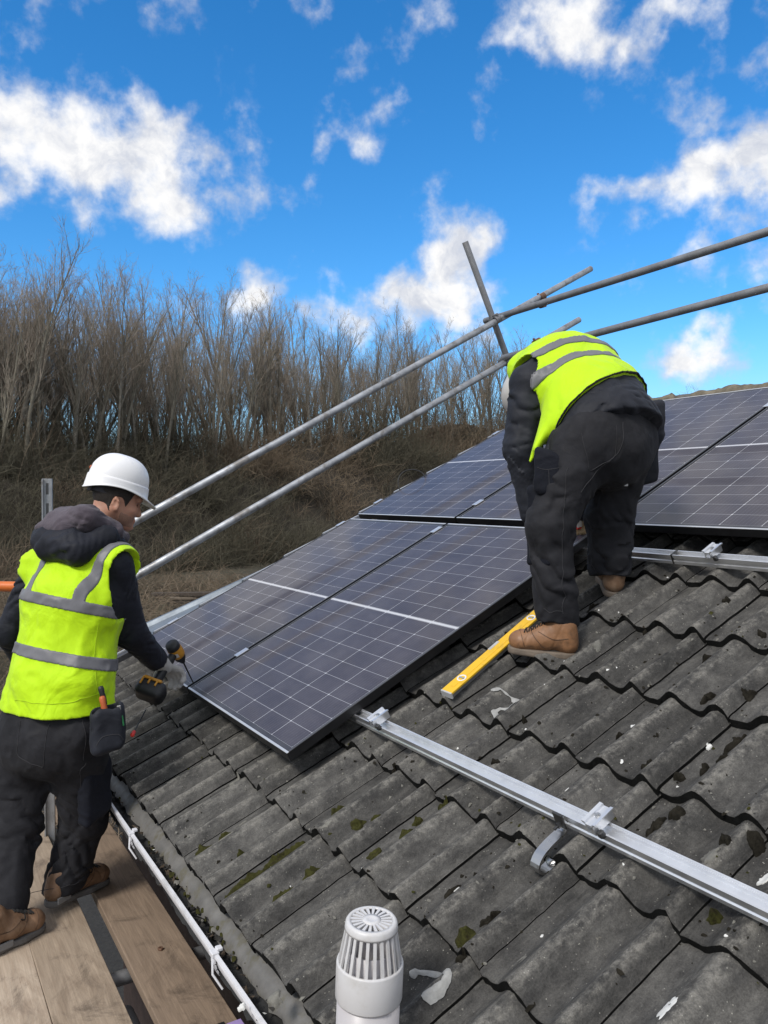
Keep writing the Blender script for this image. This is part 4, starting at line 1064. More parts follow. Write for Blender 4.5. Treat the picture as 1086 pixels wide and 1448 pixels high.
def plant_trees():
    rr = random.Random(11); first = {}
    def put(k, p, rz, sc, lab, grp='bare trees behind the scrub'):
        m = ['bark', 'bark2'][k % 2]
        if k not in first:
            root = empty('bare_tree', (0, 0, 0)); PROTO[k][0].build('trunk', M[m], root); PROTO[k][1].build('crown', M['twig'], root); first[k] = root; o = root
        else: o = copy_tree(first[k])
        o.location = tuple(p); o.rotation_euler = (rr.uniform(-.03, .03), rr.uniform(-.03, .03), rz); o.scale = (sc*rr.uniform(.9, 1.1),)*2+(sc,)
        tag(o, lab, 'tree', grp)
    # the individuals that stand out at the left
    solo = [(30, 45.5, 0, 1.10, 'tallest bare tree, heavy forked trunks at the left edge of the picture'), (-60, 46, 2, 1.10, 'bare tree cut by the left picture edge'), (105, 48, 1, 1.08, 'tall straight bare tree just left above the white helmet'),
            (165, 50, 3, 1.0, 'slim bare tree directly above the white helmet'), (230, 53, 4, 1.02, 'spreading bare tree right of the white helmet, left of the sloping rails')]
    for (u, D, k, sc, lab) in solo:
        p = at(u, 701, D); put(k, (p[0], p[1], 5.0), rr.uniform(0, 6.28), sc*.93, lab, 'foremost bare trees at the left')
    N = 235
    for i in range(N):
        t = (i+rr.uniform(-.35, .35))/N; t = min(max(t, 0.0), 1)*.83; p = belt(t); d = belt_dir(t); nn = np.array([-d[1], d[0], 0]); nn = nn if nn @ FW > 0 else -nn
        q = p+nn*rr.choice([1, 3.5, 7, 11, 15, 19])+nn*rr.uniform(-1, 1); H = rr.uniform(.80, 1.06)
        put(rr.randrange(6), (q[0], q[1], 4.6*np.linalg.norm(p)/45-.9), rr.uniform(0, 6.28), H*(1.02+.05*np.linalg.norm(p)/60), 'bare leafless tree in the belt behind the brown scrub')
    p = at(1078, 701, 34); put(4, (p[0], p[1], 0), 1.0, .86, 'bare treetop showing above the ridge at the right edge', None)
plant_trees()
def scrub():
    r = np.random.RandomState(5)
    W = [Wood(), Wood(), Wood()]
    def bend(p, dd, L, m, droop, wob, rad, w_):
        P = [p]; d0 = dd.copy()
        for k in range(m):
            dd = norm(dd+np.array([d0[0], d0[1], 0])*.12+np.array([0, 0, -droop*(k/m)])+r.normal(0, wob, 3)); P.append(P[-1]+dd*L/m)
        w_.stroke(np.array(P), np.linspace(rad, rad*.3, m+1), 3); return P
    for i in range(1000):                       # each bush fans out from its root
        t = r.uniform(0, .86); p = belt(t); d = belt_dir(t); nn = np.array([-d[1], d[0], 0]); nn = nn if nn @ FW > 0 else -nn
        sc = np.linalg.norm(p)/45
        a = 4.0-r.uniform(0, 1)**.85*12.5; q = p+nn*a+d*r.uniform(-1.5, 1.5)
        z0 = np.interp(a, [-7, -5, -2, 1, 6], [0, 1.2, 4.2, 5.4, 5.8])*sc
        hgt = r.uniform(1.2, 3.4)*sc*(1.15 if a > 0 else .9); c = fbm(np.array([q[0]*.10, q[1]*.10, 2.]), 2, 3)*1.2+r.normal(0, .30)
        w_ = W[1] if c > .42 else (W[2] if c < -.05 else W[0]); droop = r.uniform(.0, .5) if w_ is not W[1] else r.uniform(.4, 1.1)
        for k in range(20):
            an = r.uniform(0, 2*math.pi); le = abs(r.normal(0, 1.0)); dd = norm(np.array([math.cos(an)*le, math.sin(an)*le, 1.0]))
            o = np.array([q[0]+r.normal(0, .35*sc), q[1]+r.normal(0, .35*sc), z0-.2]); L = hgt*r.uniform(.6, 1.2); rad = r.uniform(.010, .024)*(.6+.4*sc)
            P = bend(o, dd, L, 4, droop, .22, rad, w_)
            for j in range(3):
                o2 = P[1+j] if len(P) > 3 else P[-1]; an2 = r.uniform(0, 2*math.pi); bend(o2, norm(dd+np.array([math.cos(an2), math.sin(an2), .25])*1.3), L*.5, 2, droop*.5, .3, rad*.5, w_)
    for i in range(1100):                       # thin saplings along the top, below the trees
        t = r.uniform(0, .86); p = belt(t); d = belt_dir(t); nn = np.array([-d[1], d[0], 0]); nn = nn if nn @ FW > 0 else -nn; sc = np.linalg.norm(p)/45
        a = r.uniform(-1.5, 13); q = p+nn*a+d*r.uniform(-1, 1); z0 = np.interp(a, [-2, 1, 6, 16], [4.2, 5.4, 5.8, 5.2])*sc
        P = bend(np.array([q[0], q[1], z0-.3]), norm(np.array([r.normal(0, .16), r.normal(0, .16), 1.])), r.uniform(2.0, 5.5)*sc, 5, 0, .08, r.uniform(.014, .034)*(.6+.4*sc), W[0] if r.uniform() < .6 else W[2])
        for j in range(3):
            an2 = r.uniform(0, 2*math.pi); bend(P[2+j % 3], norm(np.array([math.cos(an2)*.5, math.sin(an2)*.5, 1])), r.uniform(.7, 1.8)*sc, 2, 0, .12, .009*(.6+.4*sc), W[0])
    for i in range(420):                        # brambles and dead growth between the house and the bank
        D = r.uniform(17, 40); u = r.uniform(-260, 470); p = at(u, 701, D); p[2] = 0; hgt = r.uniform(.4, 1.5)*(.5+.5*D/40)
        if 230 < u < 335 and D < 29.5: hgt *= .45
        c = r.uniform(); w_ = W[2] if c < .5 else (W[0] if c < .8 else W[1])
        for k in range(18):
            an = r.uniform(0, 2*math.pi); le = abs(r.normal(0, 1.1)); dd = norm(np.array([math.cos(an)*le, math.sin(an)*le, 1.0]))
            P = bend(np.array([p[0]+r.normal(0, .4), p[1]+r.normal(0, .4), -.05]), dd, hgt*r.uniform(.6, 1.3), 4, r.uniform(.1, .9), .2, r.uniform(.008, .016), w_)
            for j in range(2):
                an2 = r.uniform(0, 2*math.pi); bend(P[2+j], norm(dd+np.array([math.cos(an2), math.sin(an2), .2])*1.2), hgt*.4, 2, .3, .25, .006, w_)
    for wd, nm, m in ((W[0], 'scrub', 'scrub'), (W[1], 'bramble', 'scrub2'), (W[2], 'undergrowth', 'scrub3')):
        tag(wd.build(nm, M[m]), kind='stuff')
    # rough grass and dead stalks at the foot of the bank and between it and the house
    G = Wood()
    for i in range(9000):
        D = r.uniform(9, 40); u = r.uniform(-150, 480); p = at(u, 701, D); L = r.uniform(.2, .9); a = r.uniform(0, 6.28)
        dd = np.array([math.cos(a)*.5, math.sin(a)*.5, 1]); P = [np.array([p[0], p[1], 0])]
        for k in range(3): dd = norm(dd+np.array([math.cos(a)*.25, math.sin(a)*.25, -.2*k])); P.append(P[-1]+dd*L/3)
        G.stroke(np.array(P), [.010, .008, .006, .002], 3)
    for i in range(2600):
        D = r.uniform(24, 38); u = r.uniform(-200, 420); p = at(u, 701, D); L = r.uniform(.6, 2.4); a = r.uniform(0, 6.28); g = r.uniform(.1, .6)
        if fbm(np.array([p[0]*.35, p[1]*.35, 1.]), 2, 6) < -.1 or (225 < u < 330 and D < 31): continue
        dd = np.array([math.cos(a)*.6, math.sin(a)*.6, 1]); P = [np.array([p[0], p[1], 0])]
        for k in range(4): dd = norm(dd+np.array([math.cos(a)*.3, math.sin(a)*.3, -g*k*.6])+r.normal(0, .12, 3)); P.append(P[-1]+dd*L/4)
        G.stroke(np.array(P), np.linspace(.016, .004, 5), 3)
    tag(G.build('rough_grass', M['scrub']), kind='stuff')
scrub()
def timber():
    rr = random.Random(2); labs = ['long', 'short']
    names = ['weathered plank on top of the timber pile below the sloping rails', 'dark sleeper at the bottom of the timber pile', 'pale split plank sticking out of the timber pile towards the house', 'dark plank in the middle of the timber pile',
             'broken plank leaning at the left end of the timber pile', 'grey plank at the right end of the timber pile', 'short dark beam under the timber pile', 'thin pale batten across the timber pile']
    for k in range(4):
        D = 30.0; u = 245+rr.uniform(0, 60); v = 838-4.6*k; L = rr.uniform(2.0, 3.2); c = at(u+10, v, D+rr.uniform(-.4, .4))
        c[2] = max(.12, .75*k*.30+.10) if False else .14+.16*k
        c = at(u+12, 701, 30); c[2] = .12+.155*k; a = rr.uniform(-.9, .9)
        x = norm(RT*math.cos(a)+np.array([FW[0], FW[1], 0])*math.sin(a)+np.array([0, 0, rr.uniform(-.05, .05)])); z = norm(np.array([0, 0, 1.])-x*x[2]); y = np.cross(z, x)
        mb = MB(); mb.box(c, (x, y, z), (L/2, rr.uniform(.10, .2), rr.uniform(.04, .075)), .01)
        mb.box(c+x*L*.1+y*.02+z*.002, (x, y, z), (L/2*.7, .09, .06), .01)
        o = mb.build('timber_plank', M[['dark_wood', 'pale_wood'][k == 2]], None, c-np.array([0, 0, .06])); tag(o, names[k], 'plank', 'old timber pile by the scrub')
timber()

# ------------------------------------------------------------------ distance-field modelling for bodies and clothes
def smin(a, b, k):
    if k <= 0: return np.minimum(a, b)
    h = np.clip(.5+.5*(b-a)/k, 0, 1); return b*(1-h)+a*h-k*h*(1-h)
def smax(a, b, k): return -smin(-a, -b, k)
def cone(a, b, ra, rb, side=None, kx=1.0):
    """rounded cone from a to b; widened by kx along the direction side"""
    a = np.asarray(a, float); b = np.asarray(b, float); ba = b-a; l2 = max(1e-12, ba@ba)
    def f(P):
        Q = P
        t = np.clip(((P-a)@ba)/l2, 0, 1); d = P-a-t[:, None]*ba
        if side is not None and kx != 1.0:
            s_ = norm(side); c = d@s_; d = d+np.outer(c*(1/kx-1), s_)
        return np.sqrt(np.einsum('ij,ij->i', d, d))-(ra+(rb-ra)*t)
    f.lo = np.minimum(a-ra*max(1, kx), b-rb*max(1, kx)); f.hi = np.maximum(a+ra*max(1, kx), b+rb*max(1, kx)); return f
def ell(c, axes, r):
    c = np.asarray(c, float); A = np.array([norm(x) for x in axes]); r = np.asarray(r, float)
    def f(P):
        q = (P-c)@A.T; k0 = np.sqrt((((q/r))**2).sum(1)); k1 = np.sqrt((((q/(r*r)))**2).sum(1))
        return k0*(k0-1)/np.maximum(k1, 1e-6)
    m = r.max(); f.lo = c-m; f.hi = c+m; return f
def rbox(c, axes, h, rad):
    c = np.asarray(c, float); A = np.array([norm(x) for x in axes]); h = np.asarray(h, float)-rad
    def f(P):
        q = np.abs((P-c)@A.T)-h; return np.sqrt((np.maximum(q, 0)**2).sum(1))+np.minimum(q.max(1), 0)-rad
    m = np.linalg.norm(h)+rad; f.lo = c-m; f.hi = c+m; return f
def union(fs, k=.02):
    def f(P):
        r = fs[0](P)
        for g in fs[1:]: r = smin(r, g(P), k)
        return r
    f.lo = np.min([g.lo for g in fs], 0); f.hi = np.max([g.hi for g in fs], 0); return f
def half(p, n):
    """negative on the side n points away from"""
    p = np.asarray(p, float); n = norm(n); return lambda P: (P-p)@n
def keep(f, *cuts, k=.004):
    def g(P):
        r = f(P)
        for c in cuts: r = smax(r, c(P), k)
        return r
    g.lo, g.hi = f.lo, f.hi; return g
def grow(f, d):
    g = lambda P: f(P)-d; g.lo = f.lo-d; g.hi = f.hi+d; return g
def folds(f, fields):
    """adds cloth relief; each field is a function of P giving metres outward"""
    def g(P):
        r = f(P)
        m = np.abs(r) < .026
        if m.any():
            e = np.zeros(m.sum()); Q = P[m]
            for q in fields: e = e+q(Q)
            r = r.copy(); r[m] = r[m]-e
        return r
    g.lo, g.hi = f.lo-.02, f.hi+.02; return g
def ring_folds(a, b, n, amp, seed, lo=0., hi=1., slope=1.2):
    """creases across a sleeve or trouser leg between a and b"""
    a = np.asarray(a, float); b = np.asarray(b, float); d = b-a; L = np.linalg.norm(d); d = d/L
    e1 = norm(np.cross(d, (.3, .2, .9))); e2 = np.cross(d, e1)
    sl_ = slope*(1 if seed % 2 else -1)
    def f(P):
        q = P-a; t = q@d; x = q@e1; y = q@e2; tl = t/L
        wob = vnoise(np.stack([tl*3+seed, x*7, y*7], 1), seed)*.55+vnoise(np.stack([tl*7+seed, x*16, y*16], 1), seed+3)*.22
        tilt = (x*math.cos(seed*1.7)+y*math.sin(seed*1.7))
        rad = np.sqrt(x*x+y*y); near = (rad < .22)
        env = np.clip((tl-lo)/.12, 0, 1)*np.clip((hi-tl)/.12, 0, 1)*near
        r = 0
        for k, (sg, nn_, am) in enumerate(((1, n, 1.0), (-1, n*1.6, .55))):
            ph = tl*nn_+sg*sl_*tilt*nn_/L*1.3+wob*1.6+k*.37
            h_ = np.abs(np.sin(math.pi*ph)); h_ = 1.45*h_**.75-1.0
            m = np.clip(vnoise(np.stack([tl*2.6*max(1, L/.3)+k*5, x*11, y*11], 1), seed+5+k)*2.2+.35, 0, 1)
            r = r+am*h_*m
        return amp*.85*r*env
    return f
def drape(amp, sc, seed, stretch=(1, 1, 1)):
    st = np.asarray(stretch, float)*sc
    def f(P):
        Q = P*st+seed*3.7; w_ = np.stack([vnoise(Q*.6+5, seed+1), vnoise(Q*.6+9, seed+2), vnoise(Q*.6+13, seed+3)], 1)
        n_ = vnoise(Q+w_*.9, seed)*.7+vnoise(Q*2.1+w_, seed+4)*.35
        return amp*(1-2.2*np.abs(n_))*.7
    return f
def polygonize(f, h, lo=None, hi=None):
    """naive surface nets on a sparse grid"""
    lo = np.asarray(f.lo if lo is None else lo, float)-2.5*h; hi = np.asarray(f.hi if hi is None else hi, float)+2.5*h
    B = 6; n = np.ceil((hi-lo)/(h*B)).astype(int)*B+1
    H = h*B; nb = (n-1)//B
    cx = [lo[i]+(np.arange(nb[i])+.5)*H for i in range(3)]
    C = np.stack(np.meshgrid(*cx, indexing='ij'), -1).reshape(-1, 3)
    d = np.concatenate([f(C[i:i+200000]) for i in range(0, len(C), 200000)])
    act = np.argwhere((np.abs(d) < H*1.05+.02).reshape(nb))
    G = np.full(n, 9.0, np.float32)
    off = np.stack(np.meshgrid(*[np.arange(B+1)]*3, indexing='ij'), -1).reshape(-1, 3)
    for i in range(0, len(act), 900):
        I = (act[i:i+900, None, :]*B+off[None]).reshape(-1, 3)
        G[I[:, 0], I[:, 1], I[:, 2]] = f(lo+I*h)
    # cells whose corners change sign and are all evaluated
    s_ = G < 0; ok = G < 8.9
    def corner(A, i, j, k): return A[i:A.shape[0]-1+i, j:A.shape[1]-1+j, k:A.shape[2]-1+k]
    cnt = sum(corner(s_, i, j, k).astype(np.int8) for i in (0, 1) for j in (0, 1) for k in (0, 1))
    okc = np.ones(cnt.shape, bool)
    for i in (0, 1):
        for j in (0, 1):
            for k in (0, 1): okc &= corner(ok, i, j, k)
    cells = np.argwhere((cnt > 0) & (cnt < 8) & okc)
    if not len(cells): return np.zeros((0, 3)), np.zeros((0, 4), int)
    acc = np.zeros((len(cells), 3)); num = np.zeros(len(cells))
    cor = [(i, j, k) for i in (0, 1) for j in (0, 1) for k in (0, 1)]
    val = {c: G[cells[:, 0]+c[0], cells[:, 1]+c[1], cells[:, 2]+c[2]] for c in cor}
    for c in cor:
        for ax in range(3):
            if c[ax] == 0:
                e = list(c); e[ax] = 1; a, b = val[c], val[tuple(e)]; m = (a < 0) != (b < 0)
                t = np.where(m, a/np.where(m, a-b, 1), 0); p = np.tile(np.array(c, float), (len(cells), 1)); p[:, ax] += t
                acc += p*m[:, None]; num += m
    V = lo+(cells+acc/num[:, None])*h
    idx = np.full(cnt.shape, -1, np.int32); idx[tuple(cells.T)] = np.arange(len(cells))
    F = []
    for ax in range(3):
        a1, a2 = (ax+1) % 3, (ax+2) % 3
        sl0 = [slice(None)]*3; sl1 = [slice(None)]*3; sl0[ax] = slice(0, -1); sl1[ax] = slice(1, None)
        A, Bv = G[tuple(sl0)], G[tuple(sl1)]
        E = np.argwhere(((A < 0) != (Bv < 0)) & (A < 8.9) & (Bv < 8.9))
        E = E[(E[:, a1] > 0) & (E[:, a2] > 0) & (E[:, a1] < idx.shape[a1]) & (E[:, a2] < idx.shape[a2]) & (E[:, ax] < idx.shape[ax])]
        def g(d1, d2):
            q = E.copy(); q[:, a1] -= d1; q[:, a2] -= d2; return idx[q[:, 0], q[:, 1], q[:, 2]]
        q = np.stack([g(1, 1), g(0, 1), g(0, 0), g(1, 0)], 1); flip = A[E[:, 0], E[:, 1], E[:, 2]] > 0
        q[flip] = q[flip][:, ::-1]; F.append(q[(q >= 0).all(1)])
    return V, np.concatenate(F)
def solid(name, f, h, m, parent=None, origin=None, smooth_it=1, lo=None, hi=None):
    V, F = polygonize(f, h, lo, hi)
    for _ in range(smooth_it):       # light Laplacian pass takes the grid stepping out
        acc = np.zeros_like(V); c = np.zeros(len(V))
        for a, b in ((0, 1), (1, 2), (2, 3), (3, 0)):
            np.add.at(acc, F[:, a], V[F[:, b]]); np.add.at(acc, F[:, b], V[F[:, a]]); np.add.at(c, F[:, a], 1); np.add.at(c, F[:, b], 1)
        V = V*.5+.5*acc/np.maximum(c, 1)[:, None]
    return mesh(name, V, F.astype(np.int32), m, parent, origin, smooth=True)
def px(u, v, D): return at(u, v, D)

def stitch(name, f, pts, m, parent, origin, r=.0012, lift=.0008, step=.012):
    """a thin raised line laid on the surface f = 0 through the given points"""
    pts = [np.asarray(p, float) for p in pts]; Q = []
    for a, b in zip(pts[:-1], pts[1:]):
        n = max(2, int(np.linalg.norm(b-a)/step))
        for t in np.arange(n)/n: Q.append(a*(1-t)+b*t)
    Q = np.array(Q+[pts[-1]]); e = .002
    for it in range(14):
        d = f(Q); g = np.stack([f(Q+np.eye(3)[i]*e)-f(Q-np.eye(3)[i]*e) for i in range(3)], 1)/(2*e)
        g /= np.linalg.norm(g, axis=1)[:, None]+1e-9; Q = Q-g*np.clip(d-lift, -.02, .02)[:, None]*.8
    Q[1:-1] = (Q[:-2]+Q[1:-1]*2+Q[2:])/4
    mb = MB(); mb.tube(list(Q), r, 5); return mb.build(name, m, parent, origin)
def hand_cones(wrist, knuck, palm_n, curl, r=.0085, spread=1.0, L=1.0, thumb_dir=None):
    """palm and five fingers; knuck = centre of the knuckle row, palm_n = out of the palm, curl = bend in radians per joint"""
    wrist = np.asarray(wrist, float); knuck = np.asarray(knuck, float); d = norm(knuck-wrist); n = norm(np.asarray(palm_n)-d*(np.asarray(palm_n)@d)); sd_ = np.cross(d, n)
    out = [cone(wrist, knuck-d*.012, .026, .031, n, .52), cone(wrist+sd_*.012, knuck+sd_*.028-d*.008, .016, .014), cone(wrist-sd_*.012, knuck-sd_*.028-d*.012, .016, .013)]
    for k, (o, ln, cv) in enumerate([(.031, .84, 1.0), (.0105, .98, 1.02), (-.0105, .92, 1.05), (-.031, .74, 1.1)]):
        p = knuck+sd_*o*spread-d*(.004+.006*(k == 3)); a = curl*.55*cv; dd = d.copy()
        for j, seg in enumerate((.044, .028, .023)):
            dd = dd*math.cos(a)+np.cross(sd_, dd)*0+n*math.sin(a) if False else norm(d*math.cos(a)+n*math.sin(a))
            q = p+dd*seg*ln*L; out.append(cone(p, q, r*(1.06-.06*j), r*(1-.07*j))); p = q; a += curl*cv
    td = norm(d*.55+sd_*.75+n*.45) if thumb_dir is None else norm(thumb_dir); p = wrist+d*.028+sd_*.024+n*.006
    q = p+td*.040; t2 = norm(td+d*.4+n*curl*.35); q2 = q+t2*.030; q3 = q2+norm(t2+d*.3+n*curl*.3-sd_*.3)*.024
    out += [cone(p, q, r*1.6, r*1.25), cone(q, q2, r*1.2, r*1.1), cone(q2, q3, r*1.1, r*.9)]
    return out
def boot(parent, origin, heel, toe, up, mats, ankle, lift=0.0, rr=1.0):
    """heel and toe are points on the sole; up = the sole's normal"""
    heel = np.asarray(heel, float); toe = np.asarray(toe, float); d = norm(toe-heel); u = norm(up-d*(np.asarray(up)@d)); s_ = np.cross(d, u); L = np.linalg.norm(toe-heel)
    P = lambda a, b, c: heel+d*L*a+u*b+s_*c
    up_f = union([cone(P(.10, .055, 0), P(.16, .11, 0), .036, .040, s_, 1.0), cone(P(.14, .062, 0), P(.45, .078, 0), .038, .043, s_, 1.02), cone(P(.45, .066, 0), P(.80, .050, .002), .044, .037, s_, 1.18), ell(P(.84, .050, .002), (d, u, s_), (.048, .037, .047)), cone(P(.17, .10, 0), P(.21, .135, 0), .040, .041), cone(P(.28, .115, 0), P(.66, .074, 0), .032, .026)], .022)
    up_f = keep(up_f, half(P(0, .022, 0), -u), k=.004)
    seam = lambda Q: -.0022*np.exp(-(((Q-P(.30, 0, 0))@d+.35*((Q-P(0, .07, 0))@u))/.0028)**2)-.0022*np.exp(-(((Q-P(.72, 0, 0))@d-.25*np.abs((Q-P(0, 0, 0))@s_)+.25*((Q-P(0, .05, 0))@u))/.003)**2)
    up_f = folds(up_f, [seam, ring_folds(P(.38, .06, 0), P(.66, .05, 0), 4, .0022, 4, 0, 1), drape(.0016, 26, 3)])
    b = solid('boot', up_f, .0042, mats[0], parent, origin)
    so_ = union([cone(P(.12, .016, 0), P(.30, .016, 0), .041, .037, s_, 1.0), cone(P(.30, .016, 0), P(.60, .015, .001), .036, .044, s_, 1.0), cone(P(.60, .015, .001), P(.86, .018, .002), .048, .046, s_, 1.0)], .02)
    so_ = keep(so_, half(P(0, .027, 0), u), half(P(0, 0, 0), -u), k=.005)
    so_ = folds(so_, [lambda Q: -.0016*(np.abs((((Q-heel)@u)-.017)) < .0022)])
    solid('sole', so_, .0042, mats[1], b, origin)
    for k in range(5):
        a0 = .50+.060*k; w_ = .026-.001*k
        for sg in (-1, 1): stitch('lace', up_f, [P(a0, .13-.012*k, -w_*sg), P(a0+.020, .14-.012*k, 0), P(a0+.045, .125-.012*k, w_*sg)], M['lace'], b, origin, .0026, .002, .008)
    stitch('lace', up_f, [P(.60, .13, .004), P(.66, .12, .030), P(.60, .09, .050), P(.54, .10, .046)], M['lace'], b, origin, .0022, .002, .008)
    for sg in (-1, 1):
        stitch('seam', up_f, [P(.70, .10, .004*sg), P(.66, .085, .036*sg), P(.56, .060, .055*sg), P(.46, .030, .058*sg)], M['leather_dark'], b, origin, .0014, .0006, .008)
        stitch('seam', up_f, [P(.10, .085, .045*sg), P(.30, .075, .055*sg), P(.44, .085, .050*sg), P(.58, .100, .040*sg)], M['leather_dark'], b, origin, .0014, .0006, .008)
        stitch('seam', up_f, [P(.86, .075, .0), P(.83, .068, .03*sg), P(.76, .030, .055*sg)], M['leather_dark'], b, origin, .0013, .0005, .008)
    return b, P
def hard_hat(parent, origin, c, fwd, upv, m, brim=.055, sc=1.0):
    """c = centre of the head opening; fwd and upv its axes"""
    f = norm(fwd); u = norm(upv-f*(np.asarray(upv)@f)); s_ = np.cross(u, f); a, b, hgt = .138*sc, .112*sc, .122*sc
    n = 72; k = 18; V = []
    def rad(an): return np.array([math.cos(an)*a, math.sin(an)*b])
    prof = []
    for i in range(k+1):
        t = i/k*math.pi/2; prof.append((math.cos(t)**.80, math.sin(t)**1.0))
    for i, (r, z) in enumerate(prof):
        for q in range(n):
            an = 2*math.pi*q/n; x, y = rad(an)
            rib = 1+.020*math.exp(-((math.sin(an)*r)/.10)**2)*(z > .30) + .012*math.exp(-((abs(math.sin(an)*r)-.42)/.05)**2)*(z > .45)
            V.append(np.asarray(c)+f*x*r*rib+s_*y*r+u*(z*hgt*rib*.985+.022*sc))
    # skirt band below, slightly proud, then the brim
    def ring(rs, z, peak=0, drop=0):
        R = []
        for q in range(n):
            an = 2*math.pi*q/n; x, y = rad(an); pk = max(0, math.cos(an))**1.6
            back = max(0, -math.cos(an))**3
            R.append(np.asarray(c)+f*(x*rs+pk*peak)+s_*(y*rs)+u*(z-drop*pk-.012*back*(drop > 0)*sc+.010*math.cos(2*an)*(-1)*(drop > 0)))
        return R
    rings = [ring(1.0, .022*sc), ring(1.030, .020*sc), ring(1.040, .012*sc), ring(1.052, -.016*sc, .004, .004), ring(1.065, -.024*sc, brim*.35, .006), ring(1.085, -.026*sc, brim, .020), ring(1.07, -.030*sc, brim*.97, .022), ring(1.03, -.025*sc, brim*.3, .008), ring(.985, -.012*sc), ring(.965, .02*sc)]
    mb = MB(); F = []
    for i in range(k):
        for q in range(n): F.append((i*n+q, i*n+(q+1) % n, (i+1)*n+(q+1) % n, (i+1)*n+q))
    mb.add(V, F, True)
    V2 = [p for r in rings for p in r]; F2 = [((i+1)*n+q, (i+1)*n+(q+1) % n, i*n+(q+1) % n, i*n+q) for i in range(len(rings)-1) for q in range(n)]
    mb.add(V2, F2, True)
    hat = mb.build('hard_hat', m, parent, origin)
    return hat, (f, u, s_)

